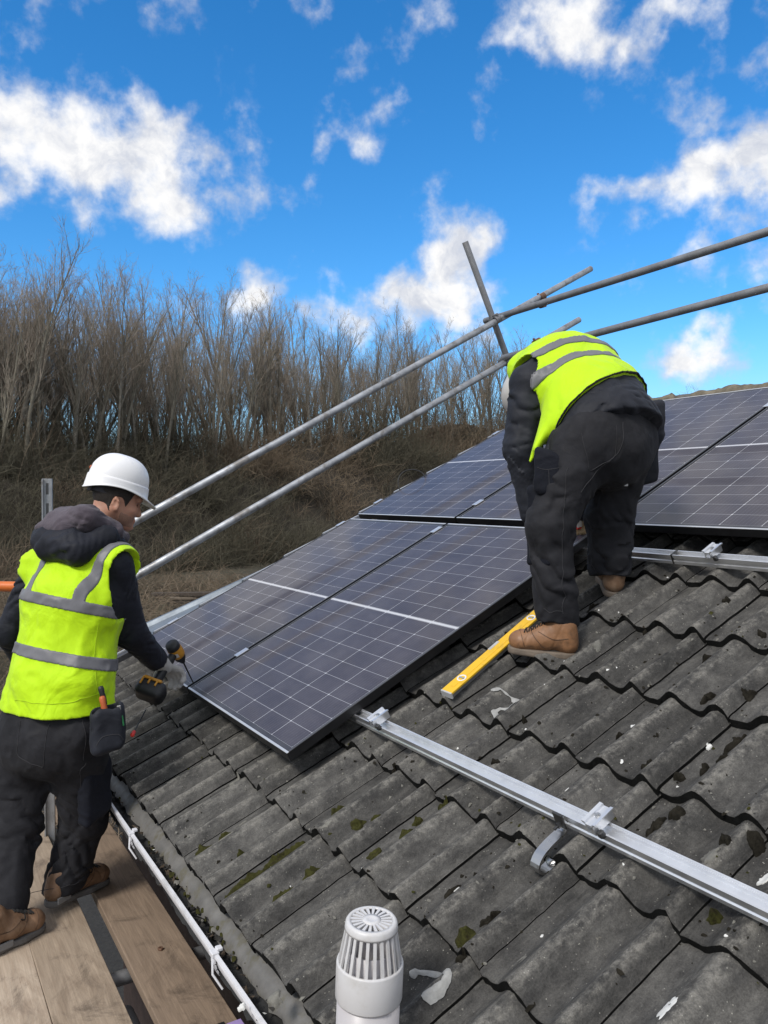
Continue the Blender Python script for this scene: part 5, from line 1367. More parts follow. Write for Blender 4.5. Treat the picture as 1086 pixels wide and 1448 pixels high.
# ------------------------------------------------------------------ worker with the drill, standing on the boards
def worker_standing():
    O = np.array([*px(70, 1290, 3.15)[:2], BOARD_Z])
    Fc = norm(RT*.43+np.array([FW[0], FW[1], 0])*.90); Rc = np.cross(Fc, (0, 0, 1))     # facing, and his right
    Z = np.array([0, 0, 1.])
    hipR, hipL = px(108, 1035, 3.16), px(38, 1035, 3.26)
    pel = (hipR+hipL)/2+Z*.05
    neck = px(117, 757, 3.36); chest = px(105, 850, 3.30); waist = px(88, 960, 3.23)
    shR, shL = px(160, 797, 3.28), px(62, 800, 3.44)
    elR, wrR = px(183, 893, 3.39), px(229, 941, 3.57)
    elL, wrL = px(18, 893, 3.46), px(50, 965, 3.66)
    knR, anR = px(119, 1160, 3.32), px(88, 1243, 3.30)
    knL, anL = px(23, 1172, 3.20), px(0, 1300, 3.03)
    head = px(164, 708, 3.45)
    Fh = norm(RT*.80+np.array([FW[0], FW[1], 0])*.52-Z*.30); Uh = norm(Z*.96+Fh*.25+RT*.02); Uh = norm(Uh-Fh*(Uh@Fh)); Sh = np.cross(Fh, Uh)
    HD = lambda a, b, c: head+Fh*a+Uh*b+Sh*c          # forward, up, to his right
    # --- body, one continuous surface
    skull = [ell(HD(-.005, .035, 0), (Fh, Uh, Sh), (.098, .098, .077)), cone(HD(.035, -.045, 0), HD(.062, -.088, 0), .056, .036, Sh, 1.08), ell(HD(.045, -.02, 0), (Fh, Uh, Sh), (.050, .07, .062)), cone(HD(.03, -.065, .035), HD(-.01, -.04, .055), .028, .025), cone(HD(.03, -.065, -.035), HD(-.01, -.04, -.055), .028, .025)]
    nose = [cone(HD(.094, .010, 0), HD(.112, -.030, 0), .009, .0125), cone(HD(.106, -.034, .006), HD(.098, -.034, .012), .009, .007), cone(HD(.106, -.034, -.006), HD(.098, -.034, -.012), .009, .007)]
    lips = [cone(HD(.096, -.062, -.014), HD(.096, -.062, .014), .0075, .0075), cone(HD(.093, -.072, -.012), HD(.093, -.072, .012), .008, .008), ell(HD(.086, -.095, 0), (Fh, Uh, Sh), (.020, .016, .022))]
    brow = [cone(HD(.088, .030, -.040), HD(.095, .032, 0), .012, .013), cone(HD(.095, .032, 0), HD(.088, .030, .040), .013, .012), ell(HD(.07, -.025, .042), (Fh, Uh, Sh), (.022, .022, .020)), ell(HD(.07, -.025, -.042), (Fh, Uh, Sh), (.022, .022, .020))]
    eyes = [ell(HD(.080, .006, sg*.032), (Fh, Uh, Sh), (.013, .012, .014)) for sg in (-1, 1)]
    def ear(sg):
        c = HD(-.012, -.018, sg*.076); t = norm(Uh*.94-Fh*.28); o_ = norm(Sh*sg*.75-Fh*.5); w_ = np.cross(t, o_)
        return [ell(c+o_*.007, (t, w_, o_), (.031, .018, .007)), cone(c+t*.024+o_*.010, c-w_*sg*.015+o_*.012, .005, .005), cone(c-t*.018+o_*.004, c-t*.030+o_*.002, .0075, .006), cone(c+t*.024+o_*.010, c+w_*sg*.014+t*.01+o_*.012, .005, .004)], [ell(c+o_*.016-t*.002, (t, w_, o_), (.016, .008, .006))]
    eR, cR = ear(1); eL, cL = ear(-1)
    torso = [cone(pel, waist, .125, .115, Rc, 1.25), cone(waist, chest, .115, .125, Rc, 1.3), cone(chest, (shR+shL)/2-Z*.02, .12, .085, Rc, 1.55), cone(neck-Z*.03, HD(-.03, -.06, 0), .060, .056)]
    limbs = [cone(shR, elR, .055, .043), cone(elR, wrR, .042, .028), cone(shL, elL, .055, .043), cone(elL, wrL, .042, .028), cone(hipR, knR, .085, .058), cone(knR, anR, .052, .030), cone(hipL, knL, .085, .058), cone(knL, anL, .052, .030),
             cone(anR, anR-Z*.03, .030, .028), cone(anL, anL-Z*.03, .030, .028)]
    knuckR = px(246, 949, 3.665); palmR = norm(FW*.25-Z*.55-RT*.10+np.cross(norm(knuckR-wrR), FW)*.6)
    hnR = hand_cones(wrR, knuckR, palmR, .85, .0102, 1.12, 1.12)
    knuckL = px(62, 985, 3.73); hnL = hand_cones(wrL, knuckL, RT*.5+FW*.3, .5)
    fb = union([union(skull, .025), *torso], .03); fb = union([fb, *limbs], .02)
    fb = union([fb, union(brow, .012)], .014)
    base = fb
    def face(P):
        r = base(P)
        for e in eyes: r = smax(r, -e(P), .006)
        for g in nose+lips: r = smin(r, g(P), .009)
        for g in eR+eL: r = smin(r, g(P), .006)
        for g in cR+cL: r = smax(r, -g(P), .004)
        for e in eyes: r = np.minimum(r, ell0(e)(P))
        return r
    ec = [ell(HD(.073, .006, sg*.032), (Fh, Uh, Sh), (.0125, .0125, .0125)) for sg in (-1, 1)]
    def ell0(e): return ec[eyes.index(e)]
    hands = union(hnR+hnL, .006)
    fin = lambda P: np.minimum(smin(face(P), hands(P), .008), 9); fin.lo = np.minimum(base.lo, hands.lo); fin.hi = np.maximum(base.hi, hands.hi)
    fin.hi = np.maximum(fin.hi, HD(.14, .14, .1)+.03)
    root = solid('person', fin, .0052, M['skin'], None, O, 1)
    tag(root, 'person in white hard hat and yellow vest standing on the boards, using a drill', 'person', 'roof workers')
    # --- hair: cropped shell over the back and sides of the skull
    sk = union(skull, .025)
    hair = keep(grow(sk, .0045), half(HD(.036, 0, 0), Fh*.9+Uh*-.35), lambda P: -((P-HD(0, -.078, 0))@norm(Uh-Fh*.30))-.003*vnoise(P*130, 4), k=.004)
    earz = ell(HD(-.004, -.030, .08), (Uh, Fh, Sh), (.046, .030, .05)); earz2 = ell(HD(-.004, -.030, -.08), (Uh, Fh, Sh), (.046, .030, .05))
    hair = keep(hair, lambda P: -earz(P), lambda P: -earz2(P), k=.006); hair = folds(hair, [lambda P: .0016*vnoise(P*260, 3)])
    solid('hair', hair, .0042, M['hair'], root, O)
    stb = keep(grow(sk, .0012), lambda P: ((P-HD(0, -.040, 0))@norm(Uh+Fh*.10))+.003*vnoise(P*120, 6), half(HD(.012, 0, 0), -Fh), half(HD(0, -.098, 0), -Uh), half(HD(.094, 0, 0), Fh), k=.003)
    solid('stubble', stb, .0042, M['stubble'], root, O)
    mb = MB()
    for sg in (-1, 1):
        mb.tube([HD(.100, .022, sg*.016), HD(.100, .027, sg*.030), HD(.090, .022, sg*.046)], [.003, .0035, .002], 6)
    mb.build('eyebrow', M['hair'], root, O)
    for sg in (-1, 1):
        mb = MB(); mb.lathe([(0, .0136), (.0055, .0125), (.006, .0100), (0, .0100)], HD(.073, .006, sg*.032), Fh, 14); mb.build('eye', M['hair'], root, O)
    # --- helmet
    hu = norm(Uh+Fh*.05); hf = norm(Fh+Uh*.02)
    hat, (hf, hu, hs) = hard_hat(root, O, px(166, 687, 3.46)+Uh*.004, hf, hu, M['helmet'], .048, .935)
    hc = px(166, 687, 3.46)+Uh*.004
    mb = MB(); P = [hc-hu*.028+hf*math.cos(a)*.104*1.0+hs*math.sin(a)*.083 for a in np.linspace(math.radians(60), math.radians(300), 40)]
    for i in range(39): d = P[i+1]-P[i]; mb.box((P[i]+P[i+1])/2-hu*.014, (norm(d), hu, np.cross(norm(d), hu)), (np.linalg.norm(d)*.53, .0105, .0022))
    mb.box(hc-hu*.042-hf*.106, (hs, hu, hf), (.028, .014, .006), .002)
    mb.build('headband', M['strap'], hat, O)
    bd = norm(-hf*.70+hs*.70); bp = hc+hf*(-.108)+hs*.082+hu*.050
    mb = MB(); mb.lathe([(0, .003), (.008, .0025), (.010, 0), (.010, -.004), (0, -.004)], bp+bd*.004, norm(bd+hu*.35), 20); mb.build('badge', M['orange_dull'], hat, O)
    mb = MB()
    for k in range(2):
        c = hc+hu*(.128-.012*k)+hf*(.060+.016*k)+hs*.040; mb.box(c, (norm(hf-hu*.75), norm(hs+hf*.2), norm(hu+hf*.6+hs*.3)), (.011, .0022, .004))
    mb.build('vent_slot', M['tool_black'], hat, O)
    # --- jacket
    jt = union([cone(pel+Z*.02, waist, .150, .145, Rc, 1.28), cone(waist, chest, .146, .150, Rc, 1.28), cone(chest, (shR+shL)/2-Z*.045, .145, .105, Rc, 1.45), cone(neck-Z*.05, neck+Z*.03+Fc*.01, .078, .070)], .05)
    arR = union([cone(shR-Z*.005, elR, .080, .066), cone(elR, wrR-norm(wrR-elR)*.015, .065, .046)], .03)
    arL = union([cone(shL-Z*.005, elL, .080, .066), cone(elL, wrL, .065, .046)], .03)
    jk = union([jt, arR, arL], .035)
    jk = keep(jk, half(wrR-norm(wrR-elR)*.030, wrR-elR), half(pel-Z*.05, -Z), k=.006)
    jk = folds(jk, [ring_folds(shR, elR, 5, .010, 3, .15, 1.1), ring_folds(elR, wrR, 6, .009, 5, -.2, .95), ring_folds(shL, elL, 5, .010, 6), ring_folds(elL, wrL, 5, .008, 8), drape(.005, 13, 2)])
    solid('jacket', jk, .0062, M['jacket'], root, O)
    # collar standing up at his right cheek
    # --- vest
    hem = px(90, 1000, 3.2)
    vt = union([cone(pel-Z*.06+Rc*.012, waist, .198, .162, Rc, 1.28), cone(waist, chest, .162, .163, Rc, 1.27), cone(chest, (shR+shL)/2-Z*.04, .160, .120, Rc, 1.38), cone(shR-Z*.012+Rc*.015, shL-Z*.012-Rc*.015, .098, .098)], .05)
    aR = shR+Rc*.075-Z*.085; aL = shL-Rc*.050-Z*.080
    armR = cone(aR+Z*.055+Rc*.02, aR-Z*.07, .092, .080, Fc, 1.0); armL = cone(aL+Z*.09-Rc*.02, aL-Z*.07, .100, .085, Fc, 1.0)
    nk = cone(neck+Z*.16-Fc*.015, neck-Z*.025-Fc*.035, .150, .082)
    flare = lambda P: np.clip((waist[2]-P[:, 2])/.22, 0, 1)*.016*np.sin(5.2*np.arctan2((P-waist)@Rc, (P-waist)@Fc)+1.0)
    vest_d = [drape(.0110, 6.5, 5, (1, 1, .7)), drape(.0055, 15, 9), flare, lambda P: .006*np.sin(((P-waist)@Rc)*26+P[:, 2]*20)*np.clip((P[:, 2]-hem[2])/.10, 0, 1)*np.clip((waist[2]+.13-P[:, 2])/.12, 0, 1)]
    hemn = norm(Z+Rc*.02)
    up_dir = norm(chest-pel)
    shell = folds(vt, vest_d)
    inner = grow(vt, -.016)
    cuts = [half(hem+Z*.0, -hemn), lambda P: -armR(P), lambda P: -armL(P), lambda P: -nk(P)]
    vs = keep(shell, *cuts, k=.003)
    vs.lo = vt.lo-.03; vs.hi = vt.hi+.03
    vv = solid('vest', vs, .0062, M['hivis'], root, O, 2)
    stitch('hem_stitching', vs, [px(8, 990, 3.05), px(40, 995, 3.0), px(75, 996, 3.0), px(110, 996, 2.98), px(150, 990, 3.0), px(172, 984, 3.08)], M['stitch_yellow'], vv, O, .0014)
    stitch('side_seam', vs, [px(150, 890, 3.05), px(155, 930, 3.02), px(160, 985, 3.02)], M['stitch_yellow'], vv, O, .0014)
    # reflective tape: two hoops and two braces, a skin just proud of the vest
    def band(c, n, w_): return lambda P: np.abs((P-c)@n)-w_
    bn = norm(up_dir*.95+Rc*.13)
    b1 = band(px(75, 855, 3.1)+Z*0, bn, .0235); b2 = band(px(92, 925, 3.1), norm(up_dir*.95+Rc*.10), .0245)
    b2 = band(px(90, 931, 3.1), norm(up_dir*.95+Rc*.06), .0245)
    b1 = band(px(78, 851, 3.12), norm(up_dir*.95+Rc*.08), .0240)
    def brace(c, tl): 
        n_ = norm(Rc+Z*tl); return lambda P: np.maximum(np.abs((P-c)@n_)-.0225, ((px(78, 851, 3.12)-P)@bn))
    br1 = brace(px(119, 815, 3.12), -.16); br2 = brace(px(38, 810, 3.2), .14)
    tp = lambda P: np.minimum(np.minimum(b1(P), b2(P)), np.minimum(br1(P), br2(P)))
    prox = grow(shell, .0042)
    tf = keep(prox, tp, lambda P: -(shell(P)+.004), *[(lambda c: (lambda P: c(P)+.002))(c) for c in cuts], k=.0008); tf.lo, tf.hi = vs.lo, vs.hi
    solid('reflective_tape', tf, .0046, M['tape'], vv, O, 2)
    # --- hood lying on the shoulders and the grey hoodie inside it
    hd = union([cone(px(66, 760, 3.36), px(150, 757, 3.36), .056, .046, Z, 1.0), cone(px(70, 776, 3.27), px(108, 780, 3.19), .050, .048), cone(px(112, 780, 3.2), px(150, 760, 3.26), .050, .045), cone(px(150, 762, 3.3), px(178, 776, 3.40), .040, .024), cone(px(66, 764, 3.3), px(100, 768, 3.22), .058, .056)], .035)
    hd = folds(hd, [ring_folds(px(40, 745, 3.3), px(120, 800, 3.2), 4, .007, 2, -.3, 1.3), drape(.009, 9, 12)])
    solid('hood', hd, .0058, M['jacket'], root, O)
    hg = union([cone(px(82, 737, 3.32), px(122, 733, 3.26), .048, .052), cone(px(122, 733, 3.27), px(160, 750, 3.34), .051, .037), cone(px(66, 752, 3.33), px(92, 748, 3.26), .044, .048), cone(px(160, 752, 3.36), px(174, 760, 3.44), .034, .026), cone(px(88, 728, 3.38), px(110, 730, 3.34), .032, .035)], .03)
    hg = folds(hg, [ring_folds(px(110, 715, 3.3), px(112, 785, 3.25), 3.5, .008, 7, -.2, 1.2, .5), drape(.007, 14, 4)])
    solid('hoodie', hg, .0055, M['hood'], root, O)
    # --- trousers
    tr_ = union([cone(pel+Z*.03, (hipR+hipL)/2-Z*.03, .150, .155, Rc, 1.26), cone(hipR-Z*.0, knR, .118, .083), cone(knR, anR-Z*.055, .082, .074), cone(hipL, knL, .118, .085), cone(knL, anL-Z*.040, .083, .076), ell((hipR+hipL)/2-Fc*.075+Rc*.055-Z*.02, (Rc, Fc, Z), (.095, .085, .12)), ell((hipR+hipL)/2-Fc*.075-Rc*.055-Z*.02, (Rc, Fc, Z), (.095, .085, .12))], .032)
    tr_ = keep(tr_, half(pel+Z*.16, Z), half(anR-norm(knR-anR)*.045, anR-knR) if False else (lambda P: (BOARD_Z+.072)-P[:, 2]), k=.006)
    tr_ = folds(tr_, [ring_folds(hipR, knR, 4, .013, 2, .45, 1.15, .8), ring_folds(knR, anR, 3.5, .013, 4, .1, .95, .9), ring_folds(hipL, knL, 4, .013, 6, .40, 1.15, .8), ring_folds(knL, anL, 3.5, .013, 8, .1, .95, .9), drape(.013, 6, 21, (1, 1, .8)), drape(.004, 15, 23)])
    tz = solid('trousers', tr_, .0056, M['trouser'], root, O)
    zb = lambda u0, v0: px(u0, v0, 3.02)
    stitch('seam', tr_, [zb(124, 1012), zb(128, 1050), zb(128, 1095)], M['stitch'], tz, O)
    stitch('seam', tr_, [zb(12, 1022), zb(14, 1075), zb(60, 1090), zb(66, 1025)], M['stitch'], tz, O)
    stitch('seam', tr_, [zb(140, 1105), zb(118, 1112), zb(117, 1165), zb(140, 1172)], M['stitch'], tz, O)
    stitch('hem_line', tr_, [px(62, 1268, 3.15), px(90, 1273, 3.12), px(122, 1262, 3.2)], M['stitch'], tz, O)
    stitch('hem_line', tr_, [px(-20, 1312, 2.9), px(10, 1310, 2.92), px(32, 1294, 3.0)], M['stitch'], tz, O)
    # thigh pocket on his right leg and the seat pocket
    th = norm(hipR-knR); pc = hipR*.42+knR*.58+Rc*.098-Fc*.02
    pk = rbox(pc, (th, Fc, Rc), (.105, .072, .030), .022); pk = folds(pk, [drape(.006, 16, 7)]); solid('cargo_pocket', pk, .0055, M['trouser_pad'], tz, O)
    # --- boots
    bR, PR = boot(root, O, np.array([*px(66, 1296, 3.21)[:2], BOARD_Z+.030]), np.array([*px(150, 1246, 3.50)[:2], BOARD_Z+.001]), Z, (M['leather_brown'], M['sole_grey']), anR)
    mb = MB(); mb.box(PR(.16, .030, .040), (norm(px(150, 1246, 3.5)-px(66, 1296, 3.21)), Z, Rc), (.034, .013, .004), .002); mb.build('heel_insert', M['heelgrey'], bR, O)
    bL, PL = boot(root, O, np.array([*px(-28, 1352, 2.90)[:2], BOARD_Z+.004]), np.array([*px(58, 1312, 3.12)[:2], BOARD_Z+.001]), Z, (M['leather_brown'], M['sole_grey']), anL)
    mb = MB(); mb.box(PL(.28, .026, .040), (norm(px(58, 1312, 3.12)-px(-28, 1352, 2.9)), Z, Rc), (.034, .013, .004), .002); mb.build('heel_insert', M['heelgrey'], bL, O)
    # --- glove on the drill
    gl = union([grow(g, .0022) for g in hnR]+[cone(wrR-norm(wrR-elR)*.05, wrR+norm(knuckR-wrR)*.02, .040, .035)], .006); gl = folds(gl, [drape(.002, 40, 3)])
    solid('glove', gl, .0040, M['glove'], root, O)
    gl = union([grow(g, .0022) for g in hnL], .006); solid('glove', gl, .0055, M['glove'], root, O)
    # --- tool pouch on his right hip
    pcx = px(152, 1030, 3.06); pu = norm(Z*.97-RT*.20); ps = norm(RT*.80+FW*.45); pn = norm(np.cross(pu, ps)); 
    pouch = rbox(pcx, (pu, ps, pn), (.090, .064, .036), .030); hol = rbox(pcx+pu*.06, (pu, ps, pn), (.09, .050, .024), .012)
    pouch = folds(keep(pouch, lambda P: -hol(P), k=.004), [drape(.005, 14, 33)])
    po = solid('tool_pouch', pouch, .0045, M['jacket2'], root, O)
    stitch('pouch_binding', pouch, [pcx-pu*.055-ps*.066-pn*.05, pcx-pu*.02-ps*.03-pn*.05, pcx-pu*.02+ps*.03-pn*.05, pcx-pu*.05+ps*.066-pn*.05], M['stitch'], po, O, .0014)
    # tools standing in the pouch
    def handle(p, d, L, r, m, lab, nm, tip=True):
        rt = empty(nm, p); tag(rt, lab, nm.replace('_', ' ')); d = norm(d)
        mb = MB(); mb.lathe([(0, L), (r*.75, L-.002), (r, L-.012), (r*.86, L*.62), (r, L*.35), (r*.8, .01), (r*.55, 0), (0, 0)], p, d, 14); mb.build('handle', m, rt, p)
        mb = MB(); mb.tube([p-d*.07, p+d*.004], .0032, 8); mb.build('shaft', M['steel'], rt, p)
    handle(px(150, 1015, 3.05), norm(-RT*.22+Z*.95+FW*.1), .085, .0125, M['orange_dull'], 'dull orange screwdriver handle standing in the hip pouch', 'screwdriver')
    handle(px(149, 1000, 3.075), norm(-RT*.22+Z*.95), .085, .0115, M['tool_black'], 'black tool handle behind the orange one in the hip pouch', 'hand_tool')
    p = px(169, 1008, 3.06); rt = empty('pocket_knife', p-Z*.04); tag(rt, 'silver bladed folding tool with green grip in the hip pouch', 'knife')
    mb = MB(); mb.box(p+Z*.004, (norm(Z-RT*.12), norm(RT+Z*.12), np.cross(norm(Z-RT*.12), norm(RT+Z*.12))), (.024, .0075, .002), .001); mb.build('blade', M['steel'], rt, p-Z*.04)
    mb = MB(); mb.box(p-Z*.030+RT*.006, (norm(Z-RT*.12), norm(RT+Z*.12), np.cross(norm(Z-RT*.12), norm(RT+Z*.12))), (.022, .010, .005), .003); mb.build('grip', M['green'], rt, p-Z*.04)
    # --- impact driver in his right hand
    a = px(243, 912, 3.62); tipc = px(264, 943, 3.735); ax = norm(tipc-a); D0 = empty('cordless_drill', a); tag(D0, 'amber and black cordless drill in the gloved hand, its bit on the panel gap', 'drill', None)
    L = np.linalg.norm(tipc-a); q = norm(np.cross(ax, FW))
    mb = MB(); mb.lathe([(0, -.010), (.022, -.009), (.0295, -.004), (.0315, .006), (.0315, .022)], a, ax, 28); mb.build('rear_cap', M['tool_black'], D0, a)
    mb = MB(); mb.lathe([(.0318, .020), (.0330, .026), (.0330, .064), (.0305, .076), (.026, .080)], a, ax, 28); bdy = mb.build('motor_housing', M['tool_yellow'], D0, a)
    mb = MB(); sd_ = norm(np.cross(ax, q)); v_ = -FW; v_ = norm(v_-ax*(v_@ax)); t_ = np.cross(ax, v_)
    mb.box(a+ax*.046+v_*.0328, (ax, t_, v_), (.012, .013, .0012), .0006); mb.build('label', M['tool_label'], bdy, a)
    mb = MB(); mb.lathe([(.0270, .078), (.0255, .098), (.020, .110), (.0135, .122), (.0115, .130), (0, .130)], a, ax, 24); mb.build('nose_cone', M['tool_black'], D0, a)
    bt = px(273, 965, 3.80); mb = MB(); mb.tube([a+ax*.126, a+ax*.126+(bt-a-ax*.126)*.5, bt], [.0042, .0034, .0030], 8); mb.build('bit', M['dark_steel'], D0, a)
    # grip runs back through the fist to the battery
    g0 = a+ax*.045; bat = px(214, 976, 3.49); gd = norm(bat-g0)
    gr = union([cone(g0, g0+gd*.06, .020, .017, ax, 1.15), cone(g0+gd*.06, bat-gd*.035, .017, .020, ax, 1.2)], .01); solid('grip', gr, .004, M['tool_black'], D0, a)
    bx = norm(ax-gd*(ax@gd)); by = np.cross(gd, bx)
    bs = -FW+UP*.3; bs = norm(bs-gd*(bs@gd)); bs2 = np.cross(gd, bs)
    bt_ = rbox(bat+gd*.004, (gd, bs2, bs), (.042, .066, .048), .030); solid('battery', bt_, .004, M['tool_black'], D0, a)
    mb = MB()
    for (o1, o2, h1, h2) in ((-.022, -.010, .006, .026), (-.022, .022, .006, .018), (-.006, .038, .020, .004), (-.010, .012, .014, .004), (-.010, -.016, .014, .004)):
        mb.box(bat+gd*o1*1.2+bs2*o2*1.2+bs*.0495, (gd, bs2, bs), (h1, h2, .0045), .0015)
    mb.box(bat-gd*.034+bs2*.005, (gd, bs2, bs), (.006, .040, .036), .003)
    mb.build('battery_clip', M['tool_yellow'], D0, a)
    # tool lanyard hanging from the battery to a red driver by the pouch
    l0, l1 = px(206, 1004, 3.46), px(190, 1034, 3.20); lo_ = empty('test_screwdriver', l1); tag(lo_, 'thin red handled screwdriver with long black shaft leaning by the hip pouch', 'screwdriver')
    mb = MB(); mb.tube([l0, l1], .0026, 8); mb.build('shaft', M['tool_black'], lo_, l1)
    dd = norm(l1-l0); mb = MB(); mb.lathe([(0, -.004), (.004, -.002), (.008, .012), (.007, .030), (.009, .042), (.006, .050), (0, .050)], l1, dd, 12); mb.build('handle', M['red'], lo_, l1)
worker_standing()

# ------------------------------------------------------------------ worker bending over on the tiles
def worker_bending():
    Z = np.array([0, 0, 1.]); HF = norm(np.array([FW[0], FW[1], 0]))
    Fc = norm(-RT*.48+HF*.87); Rc = np.cross(Fc, Z)            # facing left and away; his right is away to the right
    O = np.array(on_tiles(*roof_at(780, 930), 0))
    hipL, hipR = px(822, 632, 2.98), px(888, 628, 3.14); pel = (hipL+hipR)/2+Z*.02
    waist = px(846, 572, 3.16); chest = px(803, 532, 3.34); neck = px(765, 527, 3.50)
    shL, shR = px(752, 546, 3.22), px(838, 522, 3.50)
    elL, wrL = px(739, 635, 3.20), px(752, 725, 3.22)
    elR, wrR = px(838, 640, 3.56), px(826, 722, 3.62)
    knL, anL = px(778, 742, 2.98), px(788, 872, 3.00)
    knR, anR = px(861, 730, 3.20), px(862, 806, 3.225)
    head = px(763, 562, 3.56); Fh = norm(-Z*.75-RT*.25+HF*.55); Uh = norm(-RT*.62+HF*.50+Z*-.35); Uh = norm(Uh-Fh*(Uh@Fh)); Sh = np.cross(Fh, Uh)
    HD = lambda a, b, c: head+Fh*a+Uh*b+Sh*c
    ta = norm(chest-waist)                                     # along the back, towards the head
    dn = norm(-Z-ta*(-Z@ta)); lat = np.cross(ta, dn)           # belly side, across
    skull = union([ell(HD(-.005, .03, 0), (Fh, Uh, Sh), (.098, .10, .077)), cone(HD(.035, -.045, 0), HD(.062, -.088, 0), .056, .036, Sh, 1.08), ell(HD(.045, -.02, 0), (Fh, Uh, Sh), (.05, .07, .062)), cone(HD(.094, .01, 0), HD(.112, -.03, 0), .009, .012), ell(HD(-.01, -.018, .078), (Uh, Fh, Sh), (.03, .018, .008)), ell(HD(-.01, -.018, -.078), (Uh, Fh, Sh), (.03, .018, .008))], .02)
    knuckL = px(748, 746, 3.235); hnL = hand_cones(wrL, knuckL, RT*.7-Z*.2, .75)
    knuckR = px(830, 738, 3.66); hnR = hand_cones(wrR, knuckR, -RT*.6-Z*.3, .7)
    body = union([skull, cone(HD(-.03, -.05, 0), neck, .055, .06), cone(neck, chest, .07, .12, lat, 1.4), cone(chest, waist, .125, .115, lat, 1.3), cone(waist, pel, .115, .13, lat, 1.25),
                  cone(shL, elL, .052, .042), cone(elL, wrL, .041, .028), cone(shR, elR, .052, .042), cone(elR, wrR, .041, .028), cone(shL, shR, .06, .06),
                  cone(hipL, knL, .088, .058), cone(knL, anL, .052, .032), cone(hipR, knR, .088, .058), cone(knR, anR, .052, .032), cone(anL, anL-Z*.03, .028, .024), cone(anR, anR-Z*.03, .028, .026)], .025)
    hands = union(hnL+hnR, .006); fb = lambda P: smin(body(P), hands(P), .008); fb.lo = np.minimum(body.lo, hands.lo); fb.hi = np.maximum(body.hi, hands.hi)
    root = solid('person', fb, .0062, M['skin'], None, O)
    tag(root, 'person in yellow vest and black trousers bent double on the tiles, back to the camera', 'person', 'roof workers')
    hair = keep(grow(skull, .005), half(HD(.02, 0, 0), Fh), k=.006); solid('hair', hair, .006, M['hair'], root, O)
    hard_hat(root, O, head+Uh*.028-Fh*.004, norm(Fh+Uh*.1), Uh, M['helmet_grey'], .05, 1.0)
    # jacket
    jt = union([cone(neck+ta*.0, chest, .085, .150, lat, 1.45), cone(chest, waist+dn*.015, .150, .158, lat, 1.25), cone(waist+dn*.015, pel+Z*.035, .170, .194, lat, 1.16), cone(shL, shR, .082, .082)], .05)
    aL = union([cone(shL, elL, .088, .070), cone(elL, wrL, .068, .046)], .03); aR = union([cone(shR, elR, .080, .064), cone(elR, wrR, .063, .045)], .03)
    hemp = px(850, 606, 3.0); hemn = norm(-Z*.62+ta*-.62+RT*.22)
    jk = keep(union([jt], .03), half(px(856, 604, 2.98), norm(-ta*.75-Z*.66)), k=.008)
    jk = union([jk, aL, aR], .03)
    jk = folds(jk, [ring_folds(shL, elL, 3.2, .009, 3, .1, 1.1), ring_folds(elL, wrL, 6, .010, 5, -.1, 1.0), ring_folds(waist+dn*.02, pel, 2.5, .010, 4, -.6, 1.6, .4), drape(.0075, 10, 2, (1, 1, 1.6))])
    solid('jacket', jk, .0062, M['jacket2'], root, O)
    # vest over the upper back, its front panel hanging off the near side
    vt = union([cone(neck+ta*.02, chest, .100, .166, lat, 1.42), cone(chest, waist+dn*.015, .168, .176, lat, 1.25), cone(waist+dn*.015, pel+Z*.04, .182, .20, lat, 1.14), cone(shL+Z*.006, shR+Z*.006, .096, .096)], .05)
    flapA = px(772, 560, 3.02); flapB = px(750, 648, 3.06)
    arm = cone(shL+Z*.03-RT*.025, elL-RT*.03, .095, .092); armR = cone(shR+Z*.05, elR, .10, .09)
    nkc = cone(neck+ta*.14, neck+ta*.02, .13, .09)
    hc_ = px(925, 524, 3.1)
    hn_ = norm(np.cross(px(748, 660, 3.0)-px(925, 524, 3.15), px(820, 548, 2.90)-px(925, 524, 3.15)))
    if hn_ @ ta > 0: hn_ = -hn_
    flap = union([cone(px(793, 558, 3.09), px(750, 652, 2.985), .062, .008, RT, .75), cone(px(783, 590, 3.02), px(757, 634, 2.97), .036, .012, RT, .7)], .03)
    vs0 = folds(vt, [drape(.009, 7, 5), drape(.005, 16, 8)])
    cuts = [half(px(925, 524, 3.15), hn_), lambda P: -arm(P), lambda P: -armR(P), lambda P: -nkc(P)]
    vs = keep(vs0, *cuts, k=.004); vs = union([vs, flap], .045)
    vv = solid('vest', vs, .0062, M['hivis'], root, O, 2)
    up_ = norm(ta)
    def band(c, n, w_): return lambda P: np.abs((P-c)@n)-w_
    # hoop across the back and the two braces over the shoulders
    hc0 = px(832, 491, 3.24); hoop = lambda P: np.minimum(np.abs((P-hc0+ta*.100)@norm(ta))-.0225, np.abs((P-hc0-ta*.005)@norm(ta))-.0225)
    br1 = lambda P: np.maximum(np.abs((P-px(775, 520, 3.12))@norm(lat+ta*.10))-.022, -((P-px(786, 490, 3.35))@ta))
    br2 = lambda P: np.maximum(np.abs((P-px(800, 490, 3.40))@norm(lat-ta*.10))-.022, -((P-px(786, 490, 3.35))@ta))
    tp = hoop
    tf = keep(grow(vs0, .0042), tp, lambda P: -(vs0(P)+.004), *[(lambda c: (lambda P: c(P)+.002))(c) for c in cuts], k=.0008)
    solid('reflective_tape', tf, .0046, M['tape'], vv, O, 2)
    stitch('side_seam', jk, [px(905, 545, 2.95), px(915, 570, 2.95), px(922, 590, 2.98)], M['stitch'], root, O)
    # dark binding along the hem
    hb = keep(grow(vs0, .0030), lambda P: np.abs((P-px(925, 524, 3.15))@hn_)-.0045, lambda P: -(vs0(P)+.004), *[(lambda c: (lambda P: c(P)))(c) for c in cuts[1:]], k=.0008)
    solid('binding', hb, .0042, M['binding'], vv, O, 1)
